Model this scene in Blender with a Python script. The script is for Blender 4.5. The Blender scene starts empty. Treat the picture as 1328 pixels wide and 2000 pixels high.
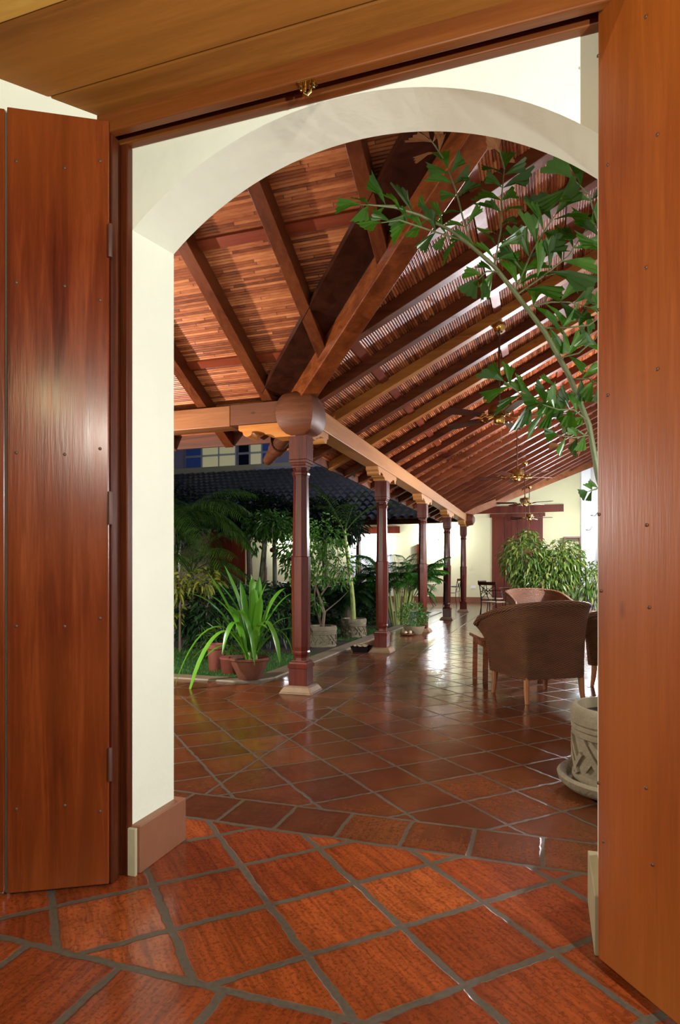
import bpy, math, random
from mathutils import Vector, Matrix
D = bpy.data
COL = bpy.context.scene.collection
SC = bpy.context.scene
R = math.radians
PI = math.pi

# ------------------------------------------------------------------ camera
cam = D.cameras.new('camera'); camo = D.objects.new('camera', cam); COL.objects.link(camo)
camo.location = (0, 0, 1.15); camo.rotation_euler = (R(90), 0, R(18.2))
cam.sensor_fit = 'VERTICAL'; cam.sensor_height = 36; cam.lens = 36 * 1219 / 2000
cam.shift_y = 116 / 2000; cam.clip_start = 0.05; cam.clip_end = 200
SC.camera = camo
SC.view_settings.view_transform = 'Standard'; SC.view_settings.look = 'None'
SC.view_settings.gamma = 1; SC.view_settings.use_curve_mapping = False
SC.view_settings.exposure = 0.55

# ------------------------------------------------------------------ world: night sky with a little town glow
w = D.worlds.new('night'); SC.world = w; w.use_nodes = True
w.node_tree.nodes['Background'].inputs[0].default_value = (0.12, 0.16, 0.30, 1)
w.node_tree.nodes['Background'].inputs[1].default_value = 0.10

# ------------------------------------------------------------------ lamps of the place, and an added room fill
def lamp(name, loc, power, col, size=0.08, kind='POINT', target=None, angle=None):
    l = D.lights.new(name, kind); l.energy = power; l.color = col
    if kind == 'POINT': l.shadow_soft_size = size
    if kind == 'SPOT': l.shadow_soft_size = size; l.spot_size = R(angle); l.spot_blend = .6
    if kind == 'AREA': l.size = size
    o = D.objects.new(name, l); COL.objects.link(o); o.location = loc
    if target is not None:
        o.rotation_euler = (Vector(target) - Vector(loc)).to_track_quat('-Z', 'Y').to_euler()
    return o
COOL = (0.86, 0.92, 1.0); WARM = (1.0, 0.80, 0.52); NEUT = (1.0, 0.93, 0.84)
lamp('room_lamp', (1.45, 0.05, 1.85), 250, (.86, .93, 1.0), .05)
lamp('room_fill_light', (-0.5, -0.7, 2.2), 85, (1.0, .93, .80), .12)  # added frontal fill to brighten arch face, doors and soffit
lamp('room_warm_lamp', (-1.3, 0.5, 2.1), 8, (1.0, .78, .38), .1)
lamp('corridor_wall_lamp', (1.25, 10.2, 2.0), 330, (1.0, .92, .94), .04)
lamp('side_corridor_lamp', (-4.75, 3.95, 1.85), 330, (1.0, .92, .88), .03)
lamp('arch_wall_lamp', (0.95, 2.75, 1.7), 26, (.95, .93, 1.0), .07)
lamp('corridor_mid_lamp', (1.2, 15.5, 2.3), 190, COOL, .07)

# ------------------------------------------------------------------ mesh builder
class MB:
    def __init__(s): s.v = []; s.f = []; s.m = []; s.uv = None
    def add(s, vs, fs, mi=0):
        o = len(s.v); s.v += [tuple(p) for p in vs]
        s.f += [tuple(i + o for i in f) for f in fs]; s.m += [mi] * len(fs); return s
    def box(s, x0, x1, y0, y1, z0, z1, mi=0, M=None):
        vs = [(x, y, z) for x in (x0, x1) for y in (y0, y1) for z in (z0, z1)]
        if M is not None: vs = [tuple(M @ Vector(p)) for p in vs]
        return s.add(vs, [(0, 1, 3, 2), (4, 6, 7, 5), (0, 4, 5, 1), (2, 3, 7, 6), (0, 2, 6, 4), (1, 5, 7, 3)], mi)
    def bar(s, a, b, w, h, mi=0, up=(0, 0, 1)):
        a = Vector(a); b = Vector(b); d = (b - a).normalized(); u = Vector(up)
        sd = d.cross(u).normalized(); n = sd.cross(d).normalized()
        vs = []
        for p in (a, b):
            for i, j in ((-1, -1), (1, -1), (1, 1), (-1, 1)): vs.append(p + sd * (w / 2 * i) + n * (h / 2 * j))
        return s.add(vs, [(3, 2, 1, 0), (4, 5, 6, 7), (0, 1, 5, 4), (1, 2, 6, 5), (2, 3, 7, 6), (3, 0, 4, 7)], mi)
    def prism(s, poly, axis, a, b, mi=0):
        # poly in the two other axes, extruded along axis from a to b
        n = len(poly)
        def P(p, t):
            if axis == 'x': return (t, p[0], p[1])
            if axis == 'y': return (p[0], t, p[1])
            return (p[0], p[1], t)
        vs = [P(p, a) for p in poly] + [P(p, b) for p in poly]
        fs = [tuple(range(n - 1, -1, -1)), tuple(range(n, 2 * n))]
        fs += [(i, (i + 1) % n, (i + 1) % n + n, i + n) for i in range(n)]
        return s.add(vs, fs, mi)
    def lathe(s, prof, c=(0, 0, 0), n=32, axis='z', mi=0, rot=0.0, cap=True):
        vs = []; fs = []
        for (r, z) in prof:
            for k in range(n):
                t = 2 * PI * k / n + rot; x = r * math.cos(t); y = r * math.sin(t)
                if axis == 'z': p = (c[0] + x, c[1] + y, c[2] + z)
                elif axis == 'x': p = (c[0] + z, c[1] + x, c[2] + y)
                else: p = (c[0] + x, c[1] + z, c[2] + y)
                vs.append(p)
        for i in range(len(prof) - 1):
            for k in range(n):
                k2 = (k + 1) % n; fs.append((i * n + k, i * n + k2, (i + 1) * n + k2, (i + 1) * n + k))
        if cap:
            fs.append(tuple(range(n - 1, -1, -1))); m = (len(prof) - 1) * n; fs.append(tuple(range(m, m + n)))
        return s.add(vs, fs, mi)
    def tube(s, pts, rad, n=8, mi=0, closed=False):
        pts = [Vector(p) for p in pts]; N = len(pts)
        if not hasattr(rad, '__len__'): rad = [rad] * N
        vs = []; fs = []; prev = None
        for i, p in enumerate(pts):
            if closed: d = pts[(i + 1) % N] - pts[i - 1]
            else: d = pts[min(i + 1, N - 1)] - pts[max(i - 1, 0)]
            if d.length < 1e-9: d = Vector((0, 0, 1))
            d.normalize()
            if prev is None:
                u = Vector((0, 0, 1)) if abs(d.z) < .9 else Vector((1, 0, 0))
                prev = (u - d * u.dot(d)).normalized()
            else:
                prev = prev - d * prev.dot(d)
                prev = prev.normalized() if prev.length > 1e-6 else Vector((1, 0, 0))
            b = d.cross(prev)
            for k in range(n):
                t = 2 * PI * k / n; vs.append(p + (prev * math.cos(t) + b * math.sin(t)) * rad[i])
        M = N if closed else N - 1
        for i in range(M):
            j = (i + 1) % N
            for k in range(n):
                k2 = (k + 1) % n; fs.append((i * n + k, i * n + k2, j * n + k2, j * n + k))
        if not closed:
            fs.append(tuple(range(n - 1, -1, -1))); fs.append(tuple(range((N - 1) * n, N * n)))
        return s.add(vs, fs, mi)
    def build(s, name, mat, parent=None, smooth=False, world=False, bevel=0, auto=True):
        me = D.meshes.new(name)
        vs = s.v
        if world and parent is not None:
            o = ROOT[parent.name]; vs = [(p[0] - o[0], p[1] - o[1], p[2] - o[2]) for p in vs]
        me.from_pydata(vs, [], s.f); me.update()
        for m in (mat if isinstance(mat, (list, tuple)) else [mat]): me.materials.append(m)
        if any(s.m): me.polygons.foreach_set('material_index', s.m)
        if smooth:
            me.polygons.foreach_set('use_smooth', [True] * len(me.polygons))
            if auto: me.set_sharp_from_angle(angle=R(38))
        if s.uv:
            uvl = me.uv_layers.new(name='uv')
            for lp in me.loops: uvl.data[lp.index].uv = s.uv[lp.vertex_index]
        ob = D.objects.new(name, me); COL.objects.link(ob)
        if parent is not None:
            ob.parent = parent; ROOT[ob.name] = ROOT.get(parent.name, (0, 0, 0))
        else: ROOT[ob.name] = (0, 0, 0)
        if bevel:
            b = ob.modifiers.new('bevel', 'BEVEL'); b.width = bevel; b.segments = 2; b.limit_method = 'ANGLE'
        return ob
ROOT = {}
def empty(name, loc=(0, 0, 0), rz=0):
    o = D.objects.new(name, None); COL.objects.link(o); o.location = loc; o.rotation_euler = (0, 0, rz)
    o.empty_display_size = .1; ROOT[o.name] = tuple(loc); return o
def tag(o, label=None, cat=None, group=None, kind=None):
    if label: o['label'] = label
    if cat: o['category'] = cat
    if group: o['group'] = group
    if kind: o['kind'] = kind
    return o
def struct(o): o['kind'] = 'structure'; return o
def copy_tree(o, parent=None):
    c = o.copy(); COL.objects.link(c); c.parent = parent; ROOT[c.name] = ROOT.get(o.name, (0, 0, 0))
    for ch in [q for q in D.objects if q.parent == o]: copy_tree(ch, c)
    return c

# ------------------------------------------------------------------ node helpers
class NT:
    def __init__(s, name):
        s.m = D.materials.new(name); s.m.use_nodes = True; s.t = s.m.node_tree
        s.b = s.t.nodes['Principled BSDF']; s.out = s.t.nodes['Material Output']
    def n(s, typ, **k):
        x = s.t.nodes.new(typ)
        for a, b in k.items(): setattr(x, a, b)
        return x
    def l(s, a, b): s.t.links.new(a, b)
    def val(s, sock, v):
        if hasattr(v, 'is_output') or hasattr(v, 'links'): s.l(v, sock)
        else: sock.default_value = v
    def math(s, op, a, b=None, c=None, clamp=False):
        x = s.n('ShaderNodeMath', operation=op); x.use_clamp = clamp
        s.val(x.inputs[0], a)
        if b is not None: s.val(x.inputs[1], b)
        if c is not None: s.val(x.inputs[2], c)
        return x.outputs[0]
    def mix(s, f, a, b, blend='MIX'):
        x = s.n('ShaderNodeMix', data_type='RGBA', blend_type=blend)
        s.val(x.inputs[0], f)
        for i, c in ((6, a), (7, b)):
            if isinstance(c, tuple): x.inputs[i].default_value = (*c[:3], 1)
            else: s.l(c, x.inputs[i])
        return x.outputs[2]
    def ramp(s, f, stops):
        x = s.n('ShaderNodeValToRGB'); e = x.color_ramp.elements
        while len(e) < len(stops): e.new(.5)
        for q, (p, c) in zip(e, stops):
            q.position = p; q.color = (*c, 1) if isinstance(c, tuple) else (c, c, c, 1)
        s.l(f, x.inputs[0]); return x.outputs[0]
    def noise(s, vec, scale, detail=3, rough=.55, dist=0):
        x = s.n('ShaderNodeTexNoise'); x.inputs['Scale'].default_value = scale
        x.inputs['Detail'].default_value = detail; x.inputs['Roughness'].default_value = rough
        x.inputs['Distortion'].default_value = dist
        if vec is not None: s.l(vec, x.inputs['Vector'])
        return x.outputs['Fac']
    def obj(s): return s.n('ShaderNodeTexCoord').outputs['Object']
    def mapping(s, vec, scale=(1, 1, 1), rot=(0, 0, 0), loc=(0, 0, 0)):
        x = s.n('ShaderNodeMapping'); x.inputs['Scale'].default_value = scale
        x.inputs['Rotation'].default_value = rot; x.inputs['Location'].default_value = loc
        s.l(vec, x.inputs[0]); return x.outputs[0]
    def bump(s, h, strength=.3, dist=.01):
        x = s.n('ShaderNodeBump'); x.inputs['Strength'].default_value = strength
        x.inputs['Distance'].default_value = dist; s.l(h, x.inputs['Height'])
        s.l(x.outputs[0], s.b.inputs['Normal'])
    def setb(s, **k):
        for a, v in k.items():
            a = a.replace('_', ' ')
            if isinstance(v, tuple): s.b.inputs[a].default_value = (*v, 1) if len(v) == 3 else v
            else: s.val(s.b.inputs[a], v)
def plain(name, col, rough=.5, metal=0, bumps=0, bscale=40, var=.15):
    t = NT(name); o = t.obj(); f = t.noise(o, bscale * .3, 4)
    c = t.mix(f, tuple(x * (1 - var) for x in col), tuple(min(1, x * (1 + var)) for x in col))
    t.l(c, t.b.inputs['Base Color']); t.setb(Roughness=rough, Metallic=metal)
    if bumps: t.bump(t.noise(o, bscale, 5), bumps, .01)
    return t.m
def wood(name, dark, mid, light, axis='z', rough=.35, scale=1.0, knots=True, coat=0.0, bands=None, spec=.28, fr=1.0):
    t = NT(name); o = t.obj()
    L = 1.2 * fr; S = 20
    sc = {'x': (L, S, S), 'y': (S, L, S), 'z': (S, S, L), 'd': (S * .4, S * .4, S)}[axis]
    m = t.mapping(o, tuple(x * scale for x in sc))
    f = t.noise(m, 1.0, 6, .6, .6)
    m2 = t.mapping(o, tuple(x * scale * 3.5 for x in sc)); f2 = t.noise(m2, 1.4, 3, .6)
    big = t.noise(t.mapping(o, tuple(x * scale * .22 for x in sc)), 1.0, 2)
    c = t.ramp(f, [(.32, dark), (.5, mid), (.68, light)])
    c = t.mix(t.math('MULTIPLY', t.ramp(f2, [(.38, 0.), (.68, 1.)]), .55), c, dark)
    c = t.mix(t.math('MULTIPLY_ADD', big, 2.2, -.75, clamp=True), c, light) if fr <= 1.01 else c
    if bands:
        x = t.n('ShaderNodeTexNoise'); x.inputs['Scale'].default_value = .7; t.l(o, x.inputs['Vector'])
        c = t.mix(t.math('MULTIPLY_ADD', x.outputs['Fac'], 3, -1.2, clamp=True), c, bands)
    if knots:
        v = t.n('ShaderNodeTexVoronoi'); v.inputs['Scale'].default_value = 1.0
        ks = {'x': (2.2, 5, 5), 'y': (5, 2.2, 5), 'z': (5, 5, 2.2), 'd': (4, 4, 4)}[axis]
        t.l(t.mapping(o, ks), v.inputs['Vector'])
        k = t.math('MULTIPLY_ADD', v.outputs['Distance'], -14, 1.15, clamp=True)
        c = t.mix(t.math('MULTIPLY', k, .7), c, tuple(x * .35 for x in dark))
    t.l(c, t.b.inputs['Base Color'])
    t.setb(Roughness=t.math('MULTIPLY_ADD', f, .22, rough - .1))
    t.b.inputs['Specular IOR Level'].default_value = spec
    if coat: t.setb(Coat_Weight=coat, Coat_Roughness=.18)
    t.bump(f2, .12, .004)
    return t.m

def tile_mat(name, ang, P, Q, p0, q0, g=.022, cols=None, grout=(.085, .066, .042), rough=.16, xl=(), yl=(), streak=0., dirt=.4):
    t = NT(name)
    pos = t.n('ShaderNodeNewGeometry').outputs['Position']
    nz = t.n('ShaderNodeTexNoise'); nz.inputs['Scale'].default_value = 14; nz.inputs['Detail'].default_value = 3; t.l(pos, nz.inputs['Vector'])
    sub = t.n('ShaderNodeVectorMath', operation='SUBTRACT'); t.l(nz.outputs['Color'], sub.inputs[0]); sub.inputs[1].default_value = (.5, .5, .5)
    scl = t.n('ShaderNodeVectorMath', operation='SCALE'); t.l(sub.outputs[0], scl.inputs[0]); scl.inputs['Scale'].default_value = .022
    ad = t.n('ShaderNodeVectorMath', operation='ADD'); t.l(pos, ad.inputs[0]); t.l(scl.outputs[0], ad.inputs[1])
    sep = t.n('ShaderNodeSeparateXYZ'); t.l(ad.outputs[0], sep.inputs[0])
    ca, sa = math.cos(ang), math.sin(ang)
    X, Y = sep.outputs[0], sep.outputs[1]
    p = t.math('ADD', t.math('MULTIPLY', X, ca), t.math('MULTIPLY', Y, sa))
    q = t.math('SUBTRACT', t.math('MULTIPLY', Y, ca), t.math('MULTIPLY', X, sa))
    a = t.math('DIVIDE', t.math('SUBTRACT', p, p0), P); b = t.math('DIVIDE', t.math('SUBTRACT', q, q0), Q)
    def edge(u, S):
        fr = t.math('FRACT', u); return t.math('MULTIPLY', t.math('MINIMUM', fr, t.math('SUBTRACT', 1, fr)), S)
    d = t.math('MINIMUM', edge(a, P), edge(b, Q))
    for c in xl: d = t.math('MINIMUM', d, t.math('ABSOLUTE', t.math('SUBTRACT', X, c)))
    for c in yl: d = t.math('MINIMUM', d, t.math('ABSOLUTE', t.math('SUBTRACT', Y, c)))
    mr = t.n('ShaderNodeMapRange'); mr.interpolation_type = 'SMOOTHSTEP'
    t.l(d, mr.inputs[0]); mr.inputs[1].default_value = g / 2 - .0035; mr.inputs[2].default_value = g / 2 + .0035
    mask = mr.outputs[0]
    cmb = t.n('ShaderNodeCombineXYZ'); t.l(t.math('FLOOR', a), cmb.inputs[0]); t.l(t.math('FLOOR', b), cmb.inputs[1])
    wn = t.n('ShaderNodeTexWhiteNoise'); t.l(cmb.outputs[0], wn.inputs['Vector'])
    c = t.ramp(wn.outputs['Value'], [(0, cols[0]), (.5, cols[1]), (1, cols[2])])
    # tile surface: brushed streaks across and dark specks
    pq = t.n('ShaderNodeCombineXYZ'); t.l(p, pq.inputs[0]); t.l(q, pq.inputs[1]); t.l(wn.outputs['Value'], pq.inputs[2])
    st = t.noise(t.mapping(pq.outputs[0], (62, 3.2, 30)), 1, 4, .6)
    sp = t.noise(pq.outputs[0], 85, 4, .65)
    bl = t.noise(pq.outputs[0], 7, 4, .6)
    c = t.mix(t.math('MULTIPLY', t.ramp(st, [(.42, 0.), (.68, 1.)]), streak), c, tuple(x * .22 for x in cols[0]))
    c = t.mix(t.math('MULTIPLY', t.ramp(sp, [(.50, 0.), (.62, 1.)]), .55), c, tuple(x * .25 for x in cols[0]))
    c = t.mix(t.math('MULTIPLY', t.ramp(bl, [(.42, 0.), (.75, 1.)]), dirt), c, tuple(x * .45 for x in cols[0]))
    rim = t.n('ShaderNodeMapRange'); t.l(d, rim.inputs[0]); rim.inputs[1].default_value = g / 2; rim.inputs[2].default_value = g / 2 + .03
    rim.inputs[3].default_value = .45; rim.inputs[4].default_value = 0
    c = t.mix(t.math('MULTIPLY', rim.outputs[0], bl), c, tuple(x * .3 for x in cols[0]))
    gc = t.mix(t.noise(pos, 60, 4), tuple(x * .55 for x in grout), tuple(min(1, x * 1.5) for x in grout))
    t.l(t.mix(mask, gc, c), t.b.inputs['Base Color'])
    rr = t.math('MULTIPLY_ADD', sp, .22, rough - .08)
    t.setb(Roughness=t.math('ADD', t.math('MULTIPLY', mask, rr), t.math('MULTIPLY', t.math('SUBTRACT', 1, mask), .42)))
    und = t.noise(pos, 9, 2)
    h = t.math('ADD', t.math('MULTIPLY', mask, .7), t.math('ADD', t.math('MULTIPLY', st, .16 + .1 * streak), t.math('MULTIPLY', und, .9)))
    t.bump(h, .42, .006)
    return t.m

# ------------------------------------------------------------------ materials
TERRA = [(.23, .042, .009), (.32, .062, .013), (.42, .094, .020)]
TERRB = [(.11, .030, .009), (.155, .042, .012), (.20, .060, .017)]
M = {}
M['tile_room'] = tile_mat('room_tiles', 0, .335, .33, -1.175, 1.53, .026, TERRA, yl=(1.53,), streak=.5)
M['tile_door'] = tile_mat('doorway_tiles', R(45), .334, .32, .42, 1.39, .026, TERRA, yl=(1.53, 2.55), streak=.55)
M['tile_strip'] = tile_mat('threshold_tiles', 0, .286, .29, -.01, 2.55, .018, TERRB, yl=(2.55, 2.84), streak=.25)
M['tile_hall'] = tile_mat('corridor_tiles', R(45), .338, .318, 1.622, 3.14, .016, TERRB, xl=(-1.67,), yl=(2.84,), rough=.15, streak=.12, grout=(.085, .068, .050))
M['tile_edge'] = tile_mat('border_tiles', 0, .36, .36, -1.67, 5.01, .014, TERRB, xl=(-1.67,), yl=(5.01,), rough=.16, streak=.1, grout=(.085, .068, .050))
M['plaster'] = plain('white_plaster', (.79, .81, .63), .7, bumps=.35, bscale=9, var=.05)
M['plaster_far'] = plain('cream_plaster', (.74, .70, .42), .8, bumps=.2, bscale=5, var=.06)
M['plaster_right'] = plain('white_limewash', (.82, .82, .80), .8, bumps=.15, bscale=6, var=.03)
M['plaster_town'] = plain('lilac_white_paint', (.52, .48, .62), .8, var=.05)
M['skirt'] = plain('terracotta_skirting', (.24, .095, .045), .45, bumps=.3, bscale=16, var=.25)
M['skirt_pale'] = plain('pale_stone_skirting', (.42, .36, .20), .6, bumps=.3, bscale=16, var=.25)
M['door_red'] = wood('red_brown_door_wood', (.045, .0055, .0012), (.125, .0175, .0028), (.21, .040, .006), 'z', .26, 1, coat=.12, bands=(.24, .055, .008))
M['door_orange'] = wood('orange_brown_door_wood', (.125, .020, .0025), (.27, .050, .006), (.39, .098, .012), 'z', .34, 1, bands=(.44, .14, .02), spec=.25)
M['frame_red'] = wood('red_frame_wood', (0.0300, 0.0054, 0.0019), (0.0720, 0.0135, 0.0029), (0.1140, 0.0243, 0.0049), 'z', .35, 1.3)
M['soffit'] = wood('old_lintel_wood', (.075, .022, .004), (.175, .058, .009), (.27, .105, .016), 'x', .42, .9)
M['soffit_red'] = wood('lintel_frame_wood', (0.0825, 0.0183, 0.0035), (0.1540, 0.0392, 0.0069), (0.2090, 0.0627, 0.0109), 'x', .36, 1)
M['soffit_dark'] = wood('dark_rebate_wood', (0.0250, 0.0065, 0.0025), (0.0550, 0.0150, 0.0050), (0.0850, 0.0250, 0.0075), 'x', .4, 1)
M['lamplit_wood'] = wood('lamplit_lintel_wood', (0.2880, 0.1368, 0.0216), (0.4176, 0.2160, 0.0360), (0.4896, 0.2880, 0.0576), 'x', .45, .8)  # warm lamp glow on the room-side boards, put into the wood colour
M['rafter_x'] = wood('rafter_wood', (0.0465, 0.0106, 0.0045), (0.0992, 0.0236, 0.0084), (0.1550, 0.0412, 0.0134), 'x', .34, 1, coat=.04)
M['rafter_y'] = wood('rafter_wood_long', (0.0465, 0.0103, 0.0037), (0.0930, 0.0205, 0.0058), (0.1426, 0.0371, 0.0094), 'y', .36, 1, coat=.04)
M['rafter_gold'] = wood('honey_rafter_wood', (0.1800, 0.0547, 0.0097), (0.3240, 0.1163, 0.0227), (0.4176, 0.1778, 0.0390), 'x', .34, 1, coat=.04)
M['valley'] = wood('valley_beam_wood', (0.0900, 0.0207, 0.0051), (0.1800, 0.0428, 0.0083), (0.2475, 0.0656, 0.0127), 'd', .34, .8, coat=.15, knots=False, fr=2)
M['valley_dark'] = wood('dark_valley_board_wood', (0.0175, 0.0045, 0.0020), (0.0400, 0.0090, 0.0032), (0.0600, 0.0144, 0.0049), 'd', .4, .8, knots=False, fr=2)
M['beam_x'] = wood('beam_wood', (0.1020, 0.0306, 0.0102), (0.2125, 0.0723, 0.0238), (0.2890, 0.1105, 0.0382), 'x', .42, .8)
M['beam_y'] = wood('golden_beam_wood', (0.2448, 0.0861, 0.0195), (0.3744, 0.1590, 0.0396), (0.4464, 0.2120, 0.0609), 'y', .42, .8)
M['knob'] = wood('beam_end_wood', (.035, .010, .004), (.10, .028, .010), (.16, .05, .018), 'x', .5, .8)
M['corbel'] = wood('orange_corbel_wood', (0.3360, 0.0957, 0.0169), (0.4640, 0.1619, 0.0305), (0.5280, 0.2208, 0.0474), 'x', .4, .8)
M['column'] = wood('dark_cherry_column_wood', (.020, .0028, .0022), (.075, .0095, .0065), (.12, .018, .011), 'z', .2, 1.3, knots=False, coat=.35)
M['eave'] = wood('old_eave_wood', (0.0350, 0.0112, 0.0056), (0.0840, 0.0245, 0.0098), (0.1400, 0.0420, 0.0154), 'x', .5, 1)
M['batten'] = wood('red_batten_wood', (0.0910, 0.0126, 0.0057), (0.1680, 0.0284, 0.0102), (0.2100, 0.0441, 0.0170), 'x', .4, 1, knots=False)
M['far_door'] = wood('far_red_door_wood', (0.0490, 0.0063, 0.0028), (0.1190, 0.0189, 0.0074), (0.1540, 0.0284, 0.0102), 'z', .4, .8)
M['stone'] = plain('carved_cement', (.24, .20, .125), .85, bumps=.7, bscale=45, var=.3)
M['stone_dark'] = plain('weathered_cement', (.17, .155, .105), .9, bumps=.6, bscale=45, var=.3)
M['curb'] = plain('curb_stone', (.17, .13, .08), .5, bumps=.5, bscale=20, var=.35)
M['plinth'] = plain('column_base_stone', (.24, .16, .09), .6, bumps=.6, bscale=30, var=.35)
M['soil'] = plain('dark_soil', (.025, .017, .010), .95, bumps=.8, bscale=60, var=.4)
M['terracotta'] = plain('weathered_clay_pot', (.15, .050, .025), .65, bumps=.4, bscale=30, var=.35)
M['pinkpot'] = plain('rose_clay_pot', (.18, .045, .028), .65, bumps=.3, bscale=30, var=.25)
M['brass'] = plain('polished_brass', (.60, .42, .13), .16, metal=1, var=.15)
M['brass_dark'] = plain('antique_brass', (.30, .20, .07), .3, metal=1, var=.2)
M['rod'] = plain('dark_bronze_rod', (.10, .05, .035), .3, metal=.6, var=.2)
M['blade'] = wood('fan_blade_wood', (.025, .008, .006), (.055, .016, .010), (.08, .024, .014), 'x', .3, 1, knots=False)
M['iron'] = plain('black_wrought_iron', (.015, .014, .016), .35, metal=.5, var=.2)
M['rattan_leg'] = wood('chair_leg_wood', (.14, .05, .02), (.24, .09, .035), (.32, .13, .05), 'z', .35, 2, knots=False)
M['tabletop'] = wood('red_brown_table_wood', (0.1200, 0.0320, 0.0160), (0.2080, 0.0600, 0.0240), (0.2720, 0.0880, 0.0360), 'x', .25, 1, coat=.4, knots=False)
M['roof_tile'] = plain('old_roof_tile', (.085, .085, .090), .42, bumps=.5, bscale=12, var=.6)
M['ledge'] = plain('white_gutter', (.62, .62, .70), .5, var=.04)
M['white_paint'] = plain('white_window_paint', (.70, .72, .76), .5, var=.04)
M['grass_g'] = plain('lawn_green', (.022, .075, .010), .9, bumps=.9, bscale=90, var=.6)
M['paper'] = plain('pale_label', (.8, .8, .8), .6, var=.02)
def emis(name, col, s):
    t = NT(name); t.setb(Emission_Color=col, Emission_Strength=float(s), Base_Color=(.9, .9, .9)); return t.m
M['globe'] = emis('lit_lamp_globe', (.88, .93, 1), 18)
M['lit_pane'] = emis('lit_window_pane', (.62, .56, .22), .22)
M['dark_pane'] = plain('dark_window_glass', (.01, .015, .03), .1, var=.1)
M['blue_cloth'] = plain('blue_curtain', (.12, .25, .75), .8, var=.2)
M['glass'] = NT('clear_glass').m
gb = M['glass'].node_tree.nodes['Principled BSDF']; gb.inputs['Transmission Weight'].default_value = 1; gb.inputs['Roughness'].default_value = .02
def leafmat(name, c0, c1, c2, rough=.38, trans=.25):
    t = NT(name); o = t.obj(); f = t.noise(o, 6, 3)
    g = t.n('ShaderNodeNewGeometry')
    r = t.math('ADD', t.math('MULTIPLY', g.outputs['Random Per Island'], .6), t.math('MULTIPLY', f, .4))
    c = t.ramp(r, [(.1, c0), (.5, c1), (.9, c2)])
    t.l(c, t.b.inputs['Base Color']); t.setb(Roughness=rough)
    tr = t.n('ShaderNodeBsdfTranslucent'); t.l(c, tr.inputs[0])
    mx = t.n('ShaderNodeMixShader'); mx.inputs[0].default_value = trans
    t.l(t.b.outputs[0], mx.inputs[1]); t.l(tr.outputs[0], mx.inputs[2]); t.l(mx.outputs[0], t.out.inputs[0])
    return t.m
M['leaf_lily'] = leafmat('strap_leaf_green', (.055, .21, .012), (.09, .30, .018), (.16, .40, .035), .33, .3)
M['leaf_fish'] = leafmat('fishtail_leaf_green', (.010, .038, .002), (.022, .078, .004), (.050, .14, .008), .2, .22)
M['leaf_brown'] = leafmat('dry_leaf_brown', (.16, .06, .02), (.24, .09, .03), (.3, .13, .05), .5)
M['leaf_ficus'] = leafmat('ficus_leaf_green', (.020, .070, .010), (.07, .16, .02), (.30, .36, .10), .35)
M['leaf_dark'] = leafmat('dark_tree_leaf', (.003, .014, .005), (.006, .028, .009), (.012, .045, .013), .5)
M['leaf_hedge'] = leafmat('hedge_leaf', (.006, .030, .008), (.013, .055, .012), (.03, .09, .02), .5)
M['leaf_mid'] = leafmat('garden_leaf_green', (.022, .085, .010), (.055, .18, .018), (.12, .30, .035), .4)
M['leaf_yellow'] = leafmat('yellow_green_leaf', (.05, .085, .010), (.14, .18, .018), (.32, .32, .04), .45)
M['leaf_palm'] = leafmat('palm_leaf_green', (.020, .060, .008), (.045, .11, .012), (.09, .18, .02), .4)
M['leaf_areca'] = leafmat('areca_leaf_green', (.018, .10, .015), (.04, .18, .02), (.09, .28, .035), .35)
M['grass'] = leafmat('grass_blade_green', (.015, .08, .006), (.03, .13, .010), (.06, .2, .015), .5)
M['stem'] = plain('green_brown_stem', (.10, .12, .045), .45, var=.3)
M['stem_green'] = plain('smooth_green_trunk', (.22, .30, .06), .4, bumps=.3, bscale=30, var=.3)
M['bark'] = plain('grey_bark', (.13, .10, .07), .8, bumps=.5, bscale=30, var=.3)
M['cream_stem'] = plain('pale_stem', (.30, .36, .12), .5, var=.3)

def cane_mat(name, along, rowpitch):
    # split canes laid side by side; colour changes from cane to cane and along each cane
    t = NT(name); uv = t.n('ShaderNodeUVMap').outputs[0]
    sep = t.n('ShaderNodeSeparateXYZ'); t.l(uv, sep.inputs[0])
    row = t.math('FLOOR', sep.outputs[1])
    c = t.n('ShaderNodeCombineXYZ'); t.l(row, c.inputs[0])
    wn = t.n('ShaderNodeTexWhiteNoise'); wn.noise_dimensions = '2D'; t.l(c.outputs[0], wn.inputs['Vector'])
    u = t.math('ADD', t.math('MULTIPLY', sep.outputs[0], 1.3), t.math('MULTIPLY', wn.outputs['Value'], 17))
    c2 = t.n('ShaderNodeCombineXYZ'); t.l(row, c2.inputs[0]); t.l(t.math('FLOOR', u), c2.inputs[1])
    wn2 = t.n('ShaderNodeTexWhiteNoise'); t.l(c2.outputs[0], wn2.inputs['Vector'])
    fr = t.math('FRACT', u)
    joint = t.math('MINIMUM', t.math('MULTIPLY', t.math('MINIMUM', fr, t.math('SUBTRACT', 1, fr)), 130), 1)
    n = t.noise(t.mapping(uv, (6, 1, 1)), 1.5, 3)
    col = t.ramp(t.math('ADD', t.math('MULTIPLY', wn2.outputs['Value'], .6), t.math('MULTIPLY', n, .4)),
                 [(.12, (.09, .021, .008)), (.5, (.27, .074, .026)), (.85, (.50, .185, .07))])
    col = t.mix(joint, (.05, .016, .008), col)
    t.l(col, t.b.inputs['Base Color']); t.setb(Roughness=t.math('MULTIPLY_ADD', n, .25, .16))
    t.b.inputs['Specular IOR Level'].default_value = .2
    return t.m
M['cane'] = cane_mat('split_cane', 'y', .03)

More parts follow.
